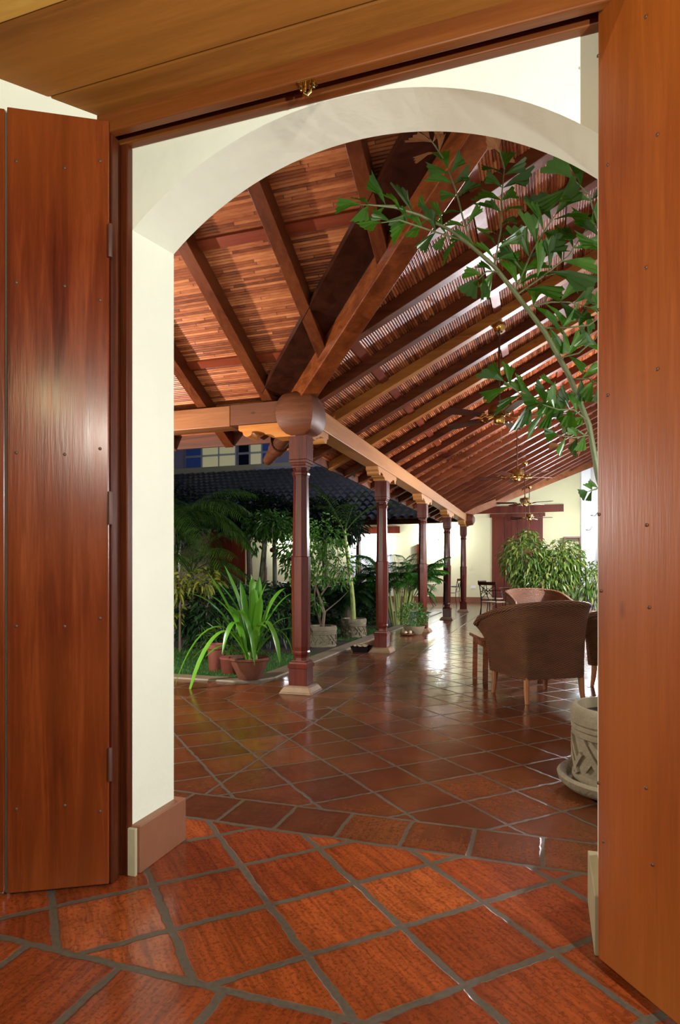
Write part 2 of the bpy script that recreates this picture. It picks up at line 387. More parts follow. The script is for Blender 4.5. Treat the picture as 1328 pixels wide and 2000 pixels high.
# ------------------------------------------------------------------ FLOORS
def flat(poly, z=0.0): return MB().add([(x, y, z) for x, y in poly], [tuple(range(len(poly)))])
def rect(x0, x1, y0, y1): return [(x0, y0), (x1, y0), (x1, y1), (x0, y1)]
fl = MB()
def zone(x0, x1, y0, y1, mi): fl.add([(x, y, 0) for x, y in rect(x0, x1, y0, y1)], [(0, 1, 2, 3)], mi)
zone(-5, 3.2, -1.6, 1.53, 0); zone(-5, 3.2, 1.53, 2.55, 1); zone(-12, 1.45, 2.55, 2.84, 2)
zone(-12, 1.45, 2.84, 5.01, 3); zone(-1.67, 1.45, 5.01, 18.6, 3); zone(-26, 1.45, 18.6, 23.5, 3)
zone(-12, -1.67, 5.01, 5.78, 4); zone(-2.75, -1.67, 5.78, 18.6, 4); zone(-26, -2.75, 17.5, 18.6, 4)
floor = struct(fl.build('floor', [M['tile_room'], M['tile_door'], M['tile_strip'], M['tile_hall'], M['tile_edge']]))
# garden ground and curb
g = struct(flat([(-26, 5.9), (-2.9, 5.9), (-2.9, 17.5), (-26, 17.5)], -.03).build('garden_ground', M['soil']))
cb = MB(); cb.prism([(-2.75, 6.15), (-2.84, 5.93), (-3.05, 5.78), (-12, 5.78), (-12, 5.98), (-3.15, 5.98), (-3.0, 6.12), (-2.97, 6.3), (-2.97, 17.5), (-2.75, 17.5)], 'z', -.06, .022)
struct(cb.build('trim_1', M['curb'], bevel=.012))

# ------------------------------------------------------------------ DOOR WALL with arch
XC, RA = -.67, 1.266
def arch_z(x, top):
    return top - (RA - math.sqrt(max(0, RA * RA - (x - XC) ** 2)))
def arch_wall():
    b = MB(); yn, yf = 2.02, 2.30; xl, xr = -1.5, .17; zt = 5.6
    N = 40
    xs = [xl + (xr - xl) * i / N for i in range(N + 1)]
    rng = random.Random(3)
    for i in range(N):
        xa, xb = xs[i], xs[i + 1]
        na, nb = arch_z(xa, 2.765), arch_z(xb, 2.765); fa, fb = arch_z(xa, 2.808), arch_z(xb, 2.808)
        vs = [(xa, yn, na), (xb, yn, nb), (xb, yn, zt), (xa, yn, zt), (xa, yf, fa), (xb, yf, fb), (xb, yf, zt), (xa, yf, zt)]
        b.add(vs, [(0, 1, 2, 3), (5, 4, 7, 6), (4, 5, 1, 0)])
    for (x0, x1, inner) in ((-12, xl, xl), (xr, 1.45, xr)):
        b.add([(x0, yn, 0), (x1, yn, 0), (x1, yn, zt), (x0, yn, zt)], [(0, 1, 2, 3)])
        b.add([(x0, yf, 0), (x1, yf, 0), (x1, yf, zt), (x0, yf, zt)], [(1, 0, 3, 2)])
        za, zb = arch_z(inner, 2.765), arch_z(inner, 2.808)
        b.add([(inner, yn, 0), (inner, yf, 0), (inner, yf, zb), (inner, yn, za)], [(0, 1, 2, 3)])
    return b
wl = struct(arch_wall().build('wall_front', M['plaster']))
# room side of the thick wall: splayed reveals, wall above the lintel
ws = MB()
def slab(b, a, c, z0, z1, t=.05, mi=0):
    (x0, y0), (x1, y1) = a, c; dx, dy = x1 - x0, y1 - y0; L = math.hypot(dx, dy); nx, ny = -dy / L * t, dx / L * t
    b.prism([(x0, y0), (x1, y1), (x1 + nx, y1 + ny), (x0 + nx, y0 + ny)], 'z', z0, z1, mi)
slab(ws, (-3.05, 1.03), (-1.535, 1.925), 0, 3.6)
slab(ws, (-5, 1.03), (-3.05, 1.03), 0, 3.6)
struct(ws.build('wall_left', M['plaster']))
wr = MB(); slab(wr, (.225, 1.935), (1.76, 1.03), 0, 3.6, .05); slab(wr, (1.76, 1.03), (3.2, 1.03), 0, 3.6, .05)
struct(wr.build('wall_right', M['plaster']))
# skirting blocks in the arch reveals
sk = MB(); sk.prism([(-1.53, 2.00), (-1.462, 2.02), (-1.462, 2.335), (-1.53, 2.335)], 'z', 0, .182)
struct(sk.build('baseboard_left', M['skirt'], bevel=.004))
sk = MB(); sk.prism([(.14, 2.01), (.21, 2.01), (.21, 2.33), (.14, 2.33)], 'z', 0, .182)
struct(sk.build('baseboard_right', M['skirt_pale'], bevel=.004))
sk = MB(); sk.box(-1.50, -1.464, 1.988, 2.003, 0, .18)
struct(sk.build('trim_2', M['skirt_pale'], bevel=.003))

# door frame: jambs and lintel
jm = MB(); jm.box(-1.66, -1.512, 1.915, 1.955, 0, 2.76); jm.box(-1.66, -1.497, 1.985, 2.018, 0, 2.765); jm.box(-1.66, -1.53, 1.95, 1.99, 0, 2.77)
struct(jm.build('door_frame_left_jamb', M['frame_red'], bevel=.004)).name = 'trim_3'
jm = MB(); jm.box(.165, .33, 1.985, 2.018, 0, 2.765)
struct(jm.build('trim_4', M['frame_red'], bevel=.004))
lt = empty('wooden_lintel', (-.67, 1.5, 2.77))
tag(lt, 'wide old wooden lintel of several boards roofing the doorway splay', 'lintel')
b = MB(); b.box(-1.66, .6, 1.985, 2.018, 2.765, 2.92); b.build('outer_strip', M['soffit_red'], lt, world=True, bevel=.004)
b = MB(); b.box(-1.66, .6, 1.915, 1.985, 2.795, 2.92); b.build('rebate', M['soffit_dark'], lt, world=True)
b = MB(); b.box(-1.66, .6, 1.905, 1.94, 2.76, 2.92); b.build('head_rail', M['soffit_red'], lt, world=True, bevel=.005)
def board(y0, y1, mat, dz=0.0):
    # one board of the soffit, which rises towards the room
    def xl(y): return -1.55 - (1.925 - y) * 1.72
    def xr(y): return .20 + (1.935 - y) * 1.72
    z = lambda y: 2.828 + .47 * (1.91 - y) + dz
    b = MB(); vs = [(xl(y0), y0, z(y0)), (xr(y0), y0, z(y0)), (xr(y1), y1, z(y1)), (xl(y1), y1, z(y1))]
    vs += [(x, y, q + .08) for x, y, q in vs]
    b.add(vs, [(3, 2, 1, 0), (4, 5, 6, 7), (0, 1, 5, 4), (1, 2, 6, 5), (2, 3, 7, 6), (3, 0, 4, 7)])
    return b.build('board', mat, lt, world=True, bevel=.003)
board(1.825, 1.908, M['soffit']); board(1.617, 1.821, M['soffit'], .001); board(1.33, 1.613, M['lamplit_wood'], -.002); board(1.04, 1.326, M['lamplit_wood'])

# brass bolt keeper on the head rail
bk = empty('brass_bolt_keeper', (-.745, 1.922, 2.760)); tag(bk, 'small brass bolt keeper screwed under the door head', 'bolt keeper')
b = MB(); b.box(-.03, .03, -.018, .018, -.004, 0); b.build('plate', M['brass'], bk, bevel=.001)
for dx in (-.022, .022):
    b = MB(); b.lathe([(.006, -.004), (.006, -.018), (.004, -.022)], (dx, 0, 0), 10); b.build('screw', M['brass'], bk, smooth=True)
b = MB(); b.tube([(-.010, 0, -.004), (-.010, 0, -.028), (0, 0, -.036), (.010, 0, -.028), (.010, 0, -.004)], .005, 8); b.build('staple', M['brass'], bk, smooth=True)

# ------------------------------------------------------------------ FOLDED DOOR LEAVES
def leaf(root, a, c, z0, z1, th, mat, name='leaf', groove=None, side=1):
    # panel from plan point a (hinge) to c, thickness th away from the viewer
    (x0, y0), (x1, y1) = a, c; dx, dy = x1 - x0, y1 - y0; L = math.hypot(dx, dy); nx, ny = -dy / L * th * side, dx / L * th * side
    b = MB(); b.prism([(x0, y0), (x1, y1), (x1 + nx, y1 + ny), (x0 + nx, y0 + ny)], 'z', z0, z1)
    return b.build(name, mat, root, world=True, bevel=.004)
ld = empty('folding_door', (-1.508, 1.894, 0)); tag(ld, 'dark red-brown wooden door folded back on the left of the doorway', 'door', 'folding doors')
A, B = Vector((-1.508, 1.894)), Vector((-1.811, 1.72)); dl = (B - A).normalized(); nl = Vector((-dl.y, dl.x)); nl = nl if nl.y > 0 else -nl
leaf(ld, tuple(A), tuple(B - dl * .008), .012, 2.79, .038, M['door_red'], side=-1)
A2 = B + dl * .002; B2 = B + dl * .34
leaf(ld, tuple(A2 + nl * .012), tuple(B2 + nl * .012), .012, 2.79, .038, M['door_red'], side=-1)
def knobs(parent, pts, mat, d, r=.006):
    for (x, y, z) in pts:
        b = MB(); b.lathe([(r, 0), (r * .9, .0015), (r * .5, .0028)], (0, 0, 0), 10)
        dd = Vector((d[0], d[1], 0)).normalized(); q = Vector((0, 0, 1)).rotation_difference(dd).to_matrix()
        b.v = [tuple(q @ Vector(p) + Vector((x, y, z))) for p in b.v]
        b.build('nail', mat, parent, world=True, smooth=True)
M['nail'] = plain('nail_head_iron', (.10, .045, .025), .5, metal=.3, var=.4)
pts = []
for z in (.28, .95, 1.6, 2.15, 2.62):
    for s in (.03, .15, .31): 
        p = A + dl * s - nl * .001; pts.append((p.x, p.y, z + .03 * math.sin(z * 7 + s * 40)))
knobs(ld, pts, M['nail'], (-nl.x, -nl.y))
for z in (.45, 1.38, 2.35):
    b = MB(); b.lathe([(.007, -.06), (.008, -.055), (.008, .055), (.007, .06)], (A.x + .008, A.y - .004, z), 10); b.build('hinge', M['nail'], ld, world=True, smooth=True)
rd = empty('folding_door', (.144, 1.963, 0)); tag(rd, 'glossy orange-brown wooden door folded back on the right of the doorway', 'door', 'folding doors')
A, B = Vector((.145, 1.955)), Vector((.352, 1.672)); dr = (B - A).normalized(); nr = Vector((-dr.y, dr.x)); nr = nr if nr.x > 0 else -nr
leaf(rd, tuple(A), tuple(B), .028, 2.80, .038, M['door_orange'], side=1)
leaf(rd, tuple(B + dr * .008 + nr * .01), tuple(B + dr * .35 + nr * .01), .028, 2.80, .038, M['door_orange'], side=1)
pts = []
for z in (.34, .55, 1.1, 1.28, 1.62, 1.95, 2.32, 2.6):
    for s in (.022, .2):
        p = A + dr * (s + .02 * math.sin(z * 9)) - nr * .001; pts.append((p.x, p.y, z + .05 * math.sin(z * 5 + s * 30)))
knobs(rd, pts, M['nail'], (-nr.x, -nr.y), .005)

# ------------------------------------------------------------------ CORRIDOR ROOF
Z0, SL = 2.77, .51; CX, CY = -2.22, 5.56; XR = 1.45; YF = 23.5
def zm(x): return Z0 + SL * (x - CX)            # underside of the rafters, main slope (rises to the right)
def zf(y): return Z0 + SL * (CY - y)            # underside of the rafters, front slope (rises towards the viewer)
def zb(y): return Z0 + SL * (y - 18.04)         # far slope (rises away)
RD, RW = .10, .105; RDF = .14
roof = empty('ceiling', (CX, CY, Z0)); struct(roof)
def cane_sheet(u0, u1, vfun, v0, v1, kind, pitch=.024, per=6):
    # corrugated sheet of split canes. kind 'main': canes run along y, rows step in x.  'front': canes along x, rows step in y
    b = MB(); uv = []; off = (RDF if kind == 'front' else RD) / math.cos(math.atan(SL)) + .012
    n = int((v1 - v0) / (pitch * .89)); rows = n * per
    vs = []; fs = []; nn = 0
    for i in range(rows + 1):
        v = v0 + (v1 - v0) * i / rows; ph = i / per; h = abs(math.sin(PI * ph)) ** .8 * .011
        a, c = vfun(v)
        for e in (a, c):
            if kind == 'main': vs.append((v, e, zm(v) + off - h))
            elif kind == 'front': vs.append((e, v, zf(v) + off - h))
            else: vs.append((e, v, zb(v) + off - h))
            uv.append((e, ph))
    for i in range(rows): fs.append((2 * i, 2 * i + 1, 2 * i + 3, 2 * i + 2))
    # uv by vertex: a row boundary vertex belongs to the next cane: shift a hair
    b.add(vs, fs); b.uv = [(x, y + .001) for x, y in uv]
    return b
EO = .53
def main_ext(x):
    if x <= CX: return (CY + (CX - x), 18.04 - (CX - x))
    return (max(CY - (x - CX), 2.3), min(18.04 + (x - CX), YF))
cs = cane_sheet(0, 1, main_ext, CX - EO, XR, 'main'); cs.build('cane_mat', M['cane'], roof, smooth=True, world=True, auto=False)
def front_ext(y):
    if y >= CY: return (-12, CX - (y - CY))
    return (-12, CX + (CY - y))
cs = cane_sheet(0, 1, front_ext, 2.3, CY + EO, 'front'); cs.build('cane_mat', M['cane'], roof, smooth=True, world=True, auto=False)
# unseen slab over the canes, added to block light
def deck(name, pts, mat=None):
    b = MB(); n = len(pts); vs = [p for p in pts] + [(p[0], p[1], p[2] + .06) for p in pts]
    b.add(vs, [tuple(range(n - 1, -1, -1)), tuple(range(n, 2 * n))] + [(i, (i + 1) % n, (i + 1) % n + n, i + n) for i in range(n)])
    return b.build(name, mat or M['roof_tile'], roof, world=True)
H = RDF * 1.12 + .03
deck('light_block_slab', [(XR, 2.3, zm(XR) + H), (XR, YF, zm(XR) + H), (XR, YF, zm(XR) + H), (CX, 18.04, Z0 + H), (CX - EO, 18.04 + EO, zm(CX - EO) + H), (CX - EO, CY + EO, zm(CX - EO) + H), (CX, CY, Z0 + H), (CX + 3.26, 2.3, zm(CX + 3.26) + H)])
deck('light_block_slab', [(-12, 2.3, zf(2.3) + H), (CX + 3.26, 2.3, zf(2.3) + H), (CX - EO, CY + EO, zf(CY + EO) + H), (-12, CY + EO, zf(CY + EO) + H)])
# rafters of the main slope
rr = random.Random(5)
k = 0; y = 5.10 - 3 * .705
gold = {5.805, }
i = 0
while y < 18.3:
    xs = CX - EO if y > CY - .3 else CX + max(0, CY - y) + .03
    if y < CY: xs = CX + (CY - y) + .02
    b = MB(); d = RD
    x0, x1 = xs, XR
    vs = []
    for x in (x0, x1):
        for yy in (y - RW / 2, y + RW / 2):
            vs.append((x, yy, zm(x))); vs.append((x, yy, zm(x) + d * 1.12))
    b.add(vs, [(0, 1, 3, 2), (4, 6, 7, 5), (0, 4, 5, 1), (2, 3, 7, 6), (0, 2, 6, 4), (1, 5, 7, 3)])
    b.build('rafter', M['rafter_gold'] if i in (5, 7) else M['rafter_x'], roof, world=True, bevel=.004)
    y += .705; i += 1
# jack rafters over the far valley
y = 18.30 + .5
while y < YF:
    x0 = CX + (y - 18.04)
    if x0 < XR - .2:
        b = MB(); vs = []
        for x in (x0, XR):
            for yy in (y - RW / 2, y + RW / 2): vs.append((x, yy, zm(x))); vs.append((x, yy, zm(x) + RD * 1.12))
        b.add(vs, [(0, 1, 3, 2), (4, 6, 7, 5), (0, 4, 5, 1), (2, 3, 7, 6), (0, 2, 6, 4), (1, 5, 7, 3)])
        b.build('rafter', M['rafter_x'], roof, world=True)
    y += .705
# rafters of the front slope
x = -2.55 + 3 * .72
while x > -8.5:
    ye = CY + EO if x < CX - .3 else CY - max(0, x - CX) - .02
    b = MB(); vs = []
    for yy in (2.3, ye):
        for xx in (x - RW / 2, x + RW / 2): vs.append((xx, yy, zf(yy))); vs.append((xx, yy, zf(yy) + RDF * 1.12))
    b.add(vs, [(0, 1, 3, 2), (4, 6, 7, 5), (0, 4, 5, 1), (2, 3, 7, 6), (0, 2, 6, 4), (1, 5, 7, 3)])
    b.build('rafter', M['rafter_y'], roof, world=True, bevel=.004)
    x -= .72
# battens pressed against the canes
for xb in (-1.62, -.46, .20, .9):
    z = zm(xb) + RD * 1.12; ya, yb = max(2.3, CY - (xb - CX) + .1), 18.0
    b = MB(); b.bar((xb, ya, z - .008), (xb, yb, z - .008), .085, .03, up=(-SL, 0, 1)); b.build('batten', M['batten'], roof, world=True)
for yb in (4.17, 5.19, 3.1):
    z = zf(yb) + RDF * 1.12; xe = CX + (CY - yb) - .1
    b = MB(); b.bar((-9, yb, z - .008), (xe, yb, z - .008), .085, .03, up=(0, SL, 1)); b.build('batten', M['batten'], roof, world=True)
# valley beams
def vpt(t, dz=0.0, side=0.0): # point on the near valley line, t metres out in x, side along (1,1)/sqrt2
    return (CX + t + side * .7071, CY - t + side * .7071, Z0 + SL * t + dz)
b = MB(); b.bar(vpt(-.05, .03), vpt(3.3, .03), .165, .18, up=(0, 0, 1)); b.build('valley_beam', M['valley'], roof, world=True, bevel=.008)
b = MB(); b.bar(vpt(-.1, .15, -.12), vpt(3.3, .15, -.12), .46, .05); b.build('valley_board', M['valley_dark'], roof, world=True)
def vfar(t, dz=0.0): return (CX + t, 18.04 + t, Z0 + SL * t + dz)
b = MB(); b.bar(vfar(-.1, -.0), vfar(3.7, -.0), .2, .2); b.build('valley_beam', M['beam_x'], roof, world=True, bevel=.006)
# eave fascia sticks
b = MB(); b.box(CX - EO - .03, CX - EO, CY + EO, 17.6, zm(CX - EO) + .02, zm(CX - EO) + .20); b.build('eave_board', M['eave'], roof, world=True)
b = MB(); b.box(-12, CX - EO, CY + EO, CY + EO + .03, zm(CX - EO) + .02, zm(CX - EO) + .20); b.build('eave_board', M['eave'], roof, world=True)
# outward end of the valley: round log with a turned collar
b = MB(); b.tube([vpt(.0, -.1), vpt(-.25, -.1), vpt(-.5, -.09), vpt(-.66, -.08)], [.075, .075, .07, .05], 14); b.build('valley_beam_end', M['eave'], roof, world=True, smooth=True)
b = MB(); b.tube([vpt(-.40, -.1), vpt(-.47, -.1)], [.092, .088], 14); b.build('collar', M['knob'], roof, world=True, smooth=True)

# ------------------------------------------------------------------ BEAMS over the columns
BH = .2
def knob_mesh(c, hw=.185, hz=.205):
    b = MB(); N = 14; vs = []; fs = []
    for i in range(N + 1):
        a = -PI / 2 + PI * i / N; z = hz * math.sin(a); r = hw * (abs(math.cos(a)) ** .55) if 0 < i < N else hw * .35
        r = max(r, hw * .42)
        ring = []
        for q in range(4):
            for s in range(6):
                e = -1 + 2 * s / 6
                bulge = 1 + .10 * (1 - e * e)
                x, y = [(e, -1), (1, e), (-e, 1), (-1, -e)][q]
                if q in (0, 2): y *= bulge
                else: x *= bulge
                ring.append((c[0] + x * r, c[1] + y * r, c[2] + z))
        vs += ring
    n = 24
    for i in range(N):
        for k in range(n): fs.append((i * n + k, i * n + (k + 1) % n, (i + 1) * n + (k + 1) % n, (i + 1) * n + k))
    fs.append(tuple(range(n - 1, -1, -1))); fs.append(tuple(range(N * n, N * n + n)))
    return b.add(vs, fs)
bm_y = empty('gallery_beam', (CX, CY, 2.57)); tag(bm_y, 'long golden wooden beam running away over the row of columns', 'beam')
b = MB(); b.box(CX - .1, CX + .1, CY, 18.04, 2.57, 2.77); b.build('timber', M['beam_y'], bm_y, world=True, bevel=.006)
for c, zz in (((CX, CY, 2.64), 0), ((CX, 18.10, 2.62), 1)):
    if zz == 0: b = knob_mesh((CX + .01, CY - .02, 2.64)); b.build('carved_end', M['knob'], bm_y, world=True, smooth=True)
    else:
        b = MB(); b.lathe([(.05, .0), (.15, .02), (.17, .08), (.17, .3), (.1, .34)], (CX, 18.04, 2.62), 20, 'y'); b.build('carved_end', M['knob'], bm_y, world=True, smooth=True)
        b = MB(); b.lathe([(.05, -.0), (.17, .02), (.18, .10), (.15, .27), (.06, .32)], (CX, 18.04, 2.62), 20, 'x'); b.build('carved_end', M['knob'], bm_y, world=True, smooth=True)
bm_x = empty('gallery_beam', (CX - 3, CY, 2.57)); tag(bm_x, 'pale wooden beam running left from the nearest column head', 'beam')
b = MB(); b.box(-12, -2.93, CY - .1, CY + .1, 2.57, 2.77); b.build('timber', M['beam_x'], bm_x, world=True, bevel=.006)
b = MB(); b.box(-2.925, CX - .15, CY - .103, CY + .1, 2.575, 2.775); b.build('timber', M['knob'], bm_x, world=True, bevel=.006)
bm_f = empty('gallery_beam', (CX - 6, 18.04, 2.57)); tag(bm_f, 'dark beam on far columns across the garden', 'beam')
b = MB(); b.box(-26, CX, 17.94, 18.14, 2.57, 2.77); b.build('timber', M['eave'], bm_f, world=True)

# scroll cut corbels
def corbel_profile(L, top, bot, s=1):
    # (along, z) outline: flat top, scrolled lower edge rising to the tip
    p = [(0, top), (L, top), (L, top - .045), (L - .02, top - .06), (L - .035, top - .058)]
    for i in range(9):
        a = PI * i / 8; p.append((L - .045 - .05 * (1 - math.cos(a)), top - .070 - .045 * math.sin(a)))
    for i in range(1, 9):
        a = PI * i / 8; p.append((L - .145 - .07 * (1 - math.cos(a)), top - .070 + .018 * math.sin(a) - .004 * i))
    for i in range(1, 7):
        a = PI / 2 * i / 6; p.append((L - .285 - .10 * math.sin(a), top - .102 - (top - .102 - bot) * (1 - math.cos(a))))
    p.append((0, bot))
    return [(a * s, z) for a, z in p]
def capital_corbel(x, y, both=True, along='y', parent=None, mat='beam_y'):
    pr = corbel_profile(.55, 2.57, 2.43)
    for s in ((1, -1) if both else (1,)):
        poly = [(a * s, z) for a, z in pr]
        b = MB()
        if along == 'y': b.prism([(y + a, z) for a, z in poly], 'x', x - .085, x + .085)
        else: b.prism([(x + a, z) for a, z in poly], 'y', y - .085, y + .085)
        b.build('scrolled_corbel', M[mat], parent, world=True)

# ------------------------------------------------------------------ COLUMNS
def octo(b, c, segs):
    # segs: (half width across flats, z) eight sided
    k = 1 / math.cos(PI / 8)
    b.lathe([(r * k, z) for r, z in segs], c, 8, rot=PI / 8)
def sq(b, segs):
    for (h0, z0), (h1, z1) in zip(segs, segs[1:]):
        b.add([(-h0, -h0, z0), (h0, -h0, z0), (h0, h0, z0), (-h0, h0, z0), (-h1, -h1, z1), (h1, -h1, z1), (h1, h1, z1), (-h1, h1, z1)],
              [(0, 1, 5, 4), (1, 2, 6, 5), (2, 3, 7, 6), (3, 0, 4, 7), (3, 2, 1, 0), (4, 5, 6, 7)])
def column(x, y, label, group='carved gallery columns'):
    r = empty('carved_column', (x, y, 0)); tag(r, label, 'column', group)
    b = MB(); sq(b, [(.165, 0), (.158, .014), (.125, .062), (.112, .07)]); b.build('stone_plinth', M['plinth'], r, bevel=.01)
    b = MB(); sq(b, [(.09, .06), (.09, .235)]); b.build('base_block', M['column'], r, bevel=.003)
    b = MB(); sq(b, [(.098, .235), (.100, .262), (.088, .275), (.084, .290), (.072, .298), (.070, .305)])
    octo(b, (0, 0, 0), [(.068, .30), (.064, .33), (.070, .352), (.078, .362), (.080, .382), (.074, .395), (.078, .43)]); b.build('base_moulding', M['column'], r)
    b = MB(); octo(b, (0, 0, 0), [(.080, .43), (.087, 1.27), (.087, 1.285), (.080, 1.292)]); b.build('lower_shaft', M['column'], r)
    b = MB(); octo(b, (0, 0, 0), [(.075, 1.292), (.066, 2.05)]); b.build('upper_shaft', M['column'], r)
    b = MB(); octo(b, (0, 0, 0), [(.068, 2.045), (.071, 2.055), (.071, 2.062), (.076, 2.068), (.080, 2.085), (.076, 2.102), (.066, 2.108), (.066, 2.116), (.071, 2.120), (.071, 2.130), (.066, 2.134)])
    sq(b, [(.064, 2.13), (.068, 2.136), (.068, 2.150), (.074, 2.154), (.080, 2.168), (.080, 2.176), (.089, 2.182), (.089, 2.204)]); b.build('neck_rings', M['column'], r)
    b = MB(); sq(b, [(.085, 2.204), (.085, 2.208), (.089, 2.210), (.089, 2.44)]); b.build('top_block', M['column'], r, bevel=.002)
    return r
labels = ['nearest and largest dark cherry column, beside the clay bowl plant',
          'second dark carved column, next to the black rock bowl',
          'third dark carved column, just behind the potted bush in the corridor row',
          'fourth corridor column, in front of the black iron dining set',
          'farthest corridor column, at the end of the golden beam']
for i in range(5):
    r = column(CX, CY + 3.12 * i, labels[i])
    if i == 0:
        capital_corbel(CX, CY, False, 'y', r, 'beam_y')
        pr = corbel_profile(.60, 2.57, 2.43, -1); b = MB(); b.prism([(CX - .02 + a, z) for a, z in pr], 'y', CY - .09, CY + .09); b.build('scrolled_corbel', M['corbel'], r, world=True)
    else: capital_corbel(CX, CY + 3.12 * i, True, 'y', r, 'beam_y')
for i, lb in ((1, 'dark column across the garden, behind the tall thin palm trunk'), (2, 'dark column across the garden, left of nearest column with hanging pods'), (3, 'column across the garden behind the dark feathery palm')):
    column(CX - 3.12 * i, 18.04, lb, 'columns across the garden')

# ------------------------------------------------------------------ FAR WALL, RIGHT WALL, FAR GALLERY
fw = MB(); fw.box(-26, 1.5, YF, YF + .2, 0, 5.6)
struct(fw.build('wall_back', M['plaster_far']))
rw = MB(); rw.box(XR, XR + .2, 2.3, YF, 0, 5.6); struct(rw.build('wall_right', M['plaster_right']))
pl = MB(); pl.box(1.16, XR, 22.6, YF, 0, 4.9); struct(pl.build('trim_5', M['plaster_right']))
b = MB(); b.box(-26, -1.9, YF - .025, YF, 0, .2); b.box(-.05, XR, YF - .025, YF, 0, .2); struct(b.build('baseboard_back', M['skirt']))
# big red door in far wall
fd = empty('plank_door', (-.97, YF, 0)); tag(fd, 'tall red-brown plank door in far wall behind the leafy ficus', 'door')
for i in range(4):
    x0 = -1.85 + i * .445; b = MB(); b.box(x0, x0 + .435, YF - .06 - .012 * (i % 2), YF, .02, 3.25); b.build('leaf', M['far_door'], fd, world=True, bevel=.006)
b = MB(); b.box(-1.93, 0, YF - .08, YF, 3.12, 3.25); b.build('head_board', M['far_door'], fd, world=True)
hl = MB(); hl.box(-2.43, .62, YF - .10, YF, 3.27, 3.52); hl = tag(hl.build('header_beam', M['far_door']), 'long red-brown timber header on the far wall above the plank door', 'lintel')
# red door far left and dark post on wall
fd2 = empty('plank_door', (-12.7, YF, 0)); tag(fd2, 'wide reddish door across the garden behind the feathery palm', 'door')
for i in range(4):
    x0 = -13.5 + i * .41; b = MB(); b.box(x0, x0 + .4, YF - .06, YF, .02, 2.85); b.build('leaf', M['far_door'], fd2, world=True)
# lit doorway with lintel (across the garden)
def doorway(x0, x1, z1, label):
    r = empty('lit_doorway', ((x0 + x1) / 2, YF, 0)); tag(r, label, 'doorway')
    b = MB(); b.box(x0 - .3, x1 + .3, YF - .07, YF, z1, z1 + .26); b.build('lintel', M['far_door'], r, world=True)
    b = MB(); b.box(x0, x1, YF - .012, YF - .002, .02, z1); b.build('passage', M['plaster_right'], r, world=True)
    b = MB(); b.box(x0 + .05, x0 + .17, YF - .05, YF - .012, .02, z1); b.build('post', M['white_paint'], r, world=True)
doorway(-7.3, -5.6, 2.62, 'bright white doorway under a red lintel seen between first two columns')
ps = MB(); ps.box(-4.62, -4.42, YF - .12, YF, 1.0, 2.18); tag(ps.build('wall_plank', M['far_door']), 'narrow upright red-brown plank on far wall by areca palm', 'plank')
# electric plates
sp = MB(); sp.box(-2.72, -2.60, YF - .012, YF, 1.22, 1.38); tag(sp.build('wall_switch', M['plaster_far']), 'small pale switch plate on far wall behind the fourth column', 'switch')
sp = MB(); sp.box(-2.62, -2.44, YF - .012, YF, .52, .62); tag(sp.build('wall_socket', M['plaster_right']), 'small white socket low on far wall beside farthest column', 'socket')

# lamps with visible globes
def sconce(loc, label, wall, power, r=.09, col=COOL):
    root = empty('globe_wall_lamp', loc); tag(root, label, 'wall lamp', 'lit globe wall lamps')
    b = MB(); prof = [(r * math.cos(a), r * math.sin(a)) for a in [(-PI / 2 + .02) + (PI - .04) * i / 10 for i in range(11)]]
    b.lathe(prof, (0, 0, 0), 18); b.build('globe', M['globe'], root, smooth=True)
    b = MB()
    d = Vector(wall)
    b.tube([(0, 0, -r - .03), tuple(d * .5 * 1.0 + Vector((0, 0, -r - .04))), tuple(d)], .012, 8)
    b.lathe([(.035, -.01), (.045, 0), (.03, .02)], (0, 0, -r - .02), 12); b.build('bracket', M['iron'], root, smooth=True)
    l = lamp('globe_light', Vector(loc) + d.normalized() * -(r + .12), power, col, .06)
    return root
sconce((-3.80, YF - .22, 2.50), 'glaring round lamp on the far wall between third and fourth columns', (0, .2, 0), 120, .14)
sconce((-9.85, YF - .22, 2.38), 'glaring round lamp just left of nearest column, beyond the shrub', (0, .2, 0), 60, .14)
sconce((-7.02, YF - .22, 2.28), 'bright round lamp behind the thin palm trunk top', (0, .2, 0), 30, .13)
sconce((-6.02, YF - .22, 2.15), 'bright round lamp just left of second column', (0, .2, 0), 22, .12)
sconce((1.24, 21.4, 2.60), 'lower left of the two glaring lamps on white right wall', (.2, 0, 0), 90, .10)
sconce((1.24, 19.0, 2.86), 'upper right of the two glaring lamps on white right wall', (.2, 0, 0), 70, .10)

# tiled roof of the far gallery
def barrel_roof(x0, x1, y0, y1, z0, z1):
    b = MB(); px = .25; nx = int((x1 - x0) / px); per = 6; rows = 15; vs = []; fs = []
    cols = nx * per + 1
    for j in range(rows):
        for e in (0, 1):
            t = (j + e) / rows; y = y0 + (y1 - y0) * t; z = z0 + (z1 - z0) * t + (.0 if e else .085)
            for i in range(cols):
                ph = i / per; vs.append((x0 + ph * px, y, z + .10 * abs(math.sin(PI * ph)) + .012 * math.sin(ph * 3.3 + j * 1.7)))
    for j in range(rows * 2 - 1):
        for i in range(cols - 1):
            a = j * cols + i; fs.append((a, a + 1, a + 1 + cols, a + cols))
    return b.add(vs, fs)
tr = empty('tiled_roof', (-14, 17.5, 2.5)); tag(tr, 'dark barrel tile roof across the garden', 'roof')
barrel_roof(-26, CX - EO, 17.45, YF, 2.56, 5.28).build('tile_courses', M['roof_tile'], tr, world=True, smooth=True)
b = MB(); b.add([(-26, 17.5, 2.50), (CX - EO, 17.5, 2.50), (CX, 18.04, 2.80), (CX + 0, YF, 5.1), (-26, YF, 5.1)], [(0, 1, 2, 3, 4)]); b.build('underside', M['eave'], tr, world=True)
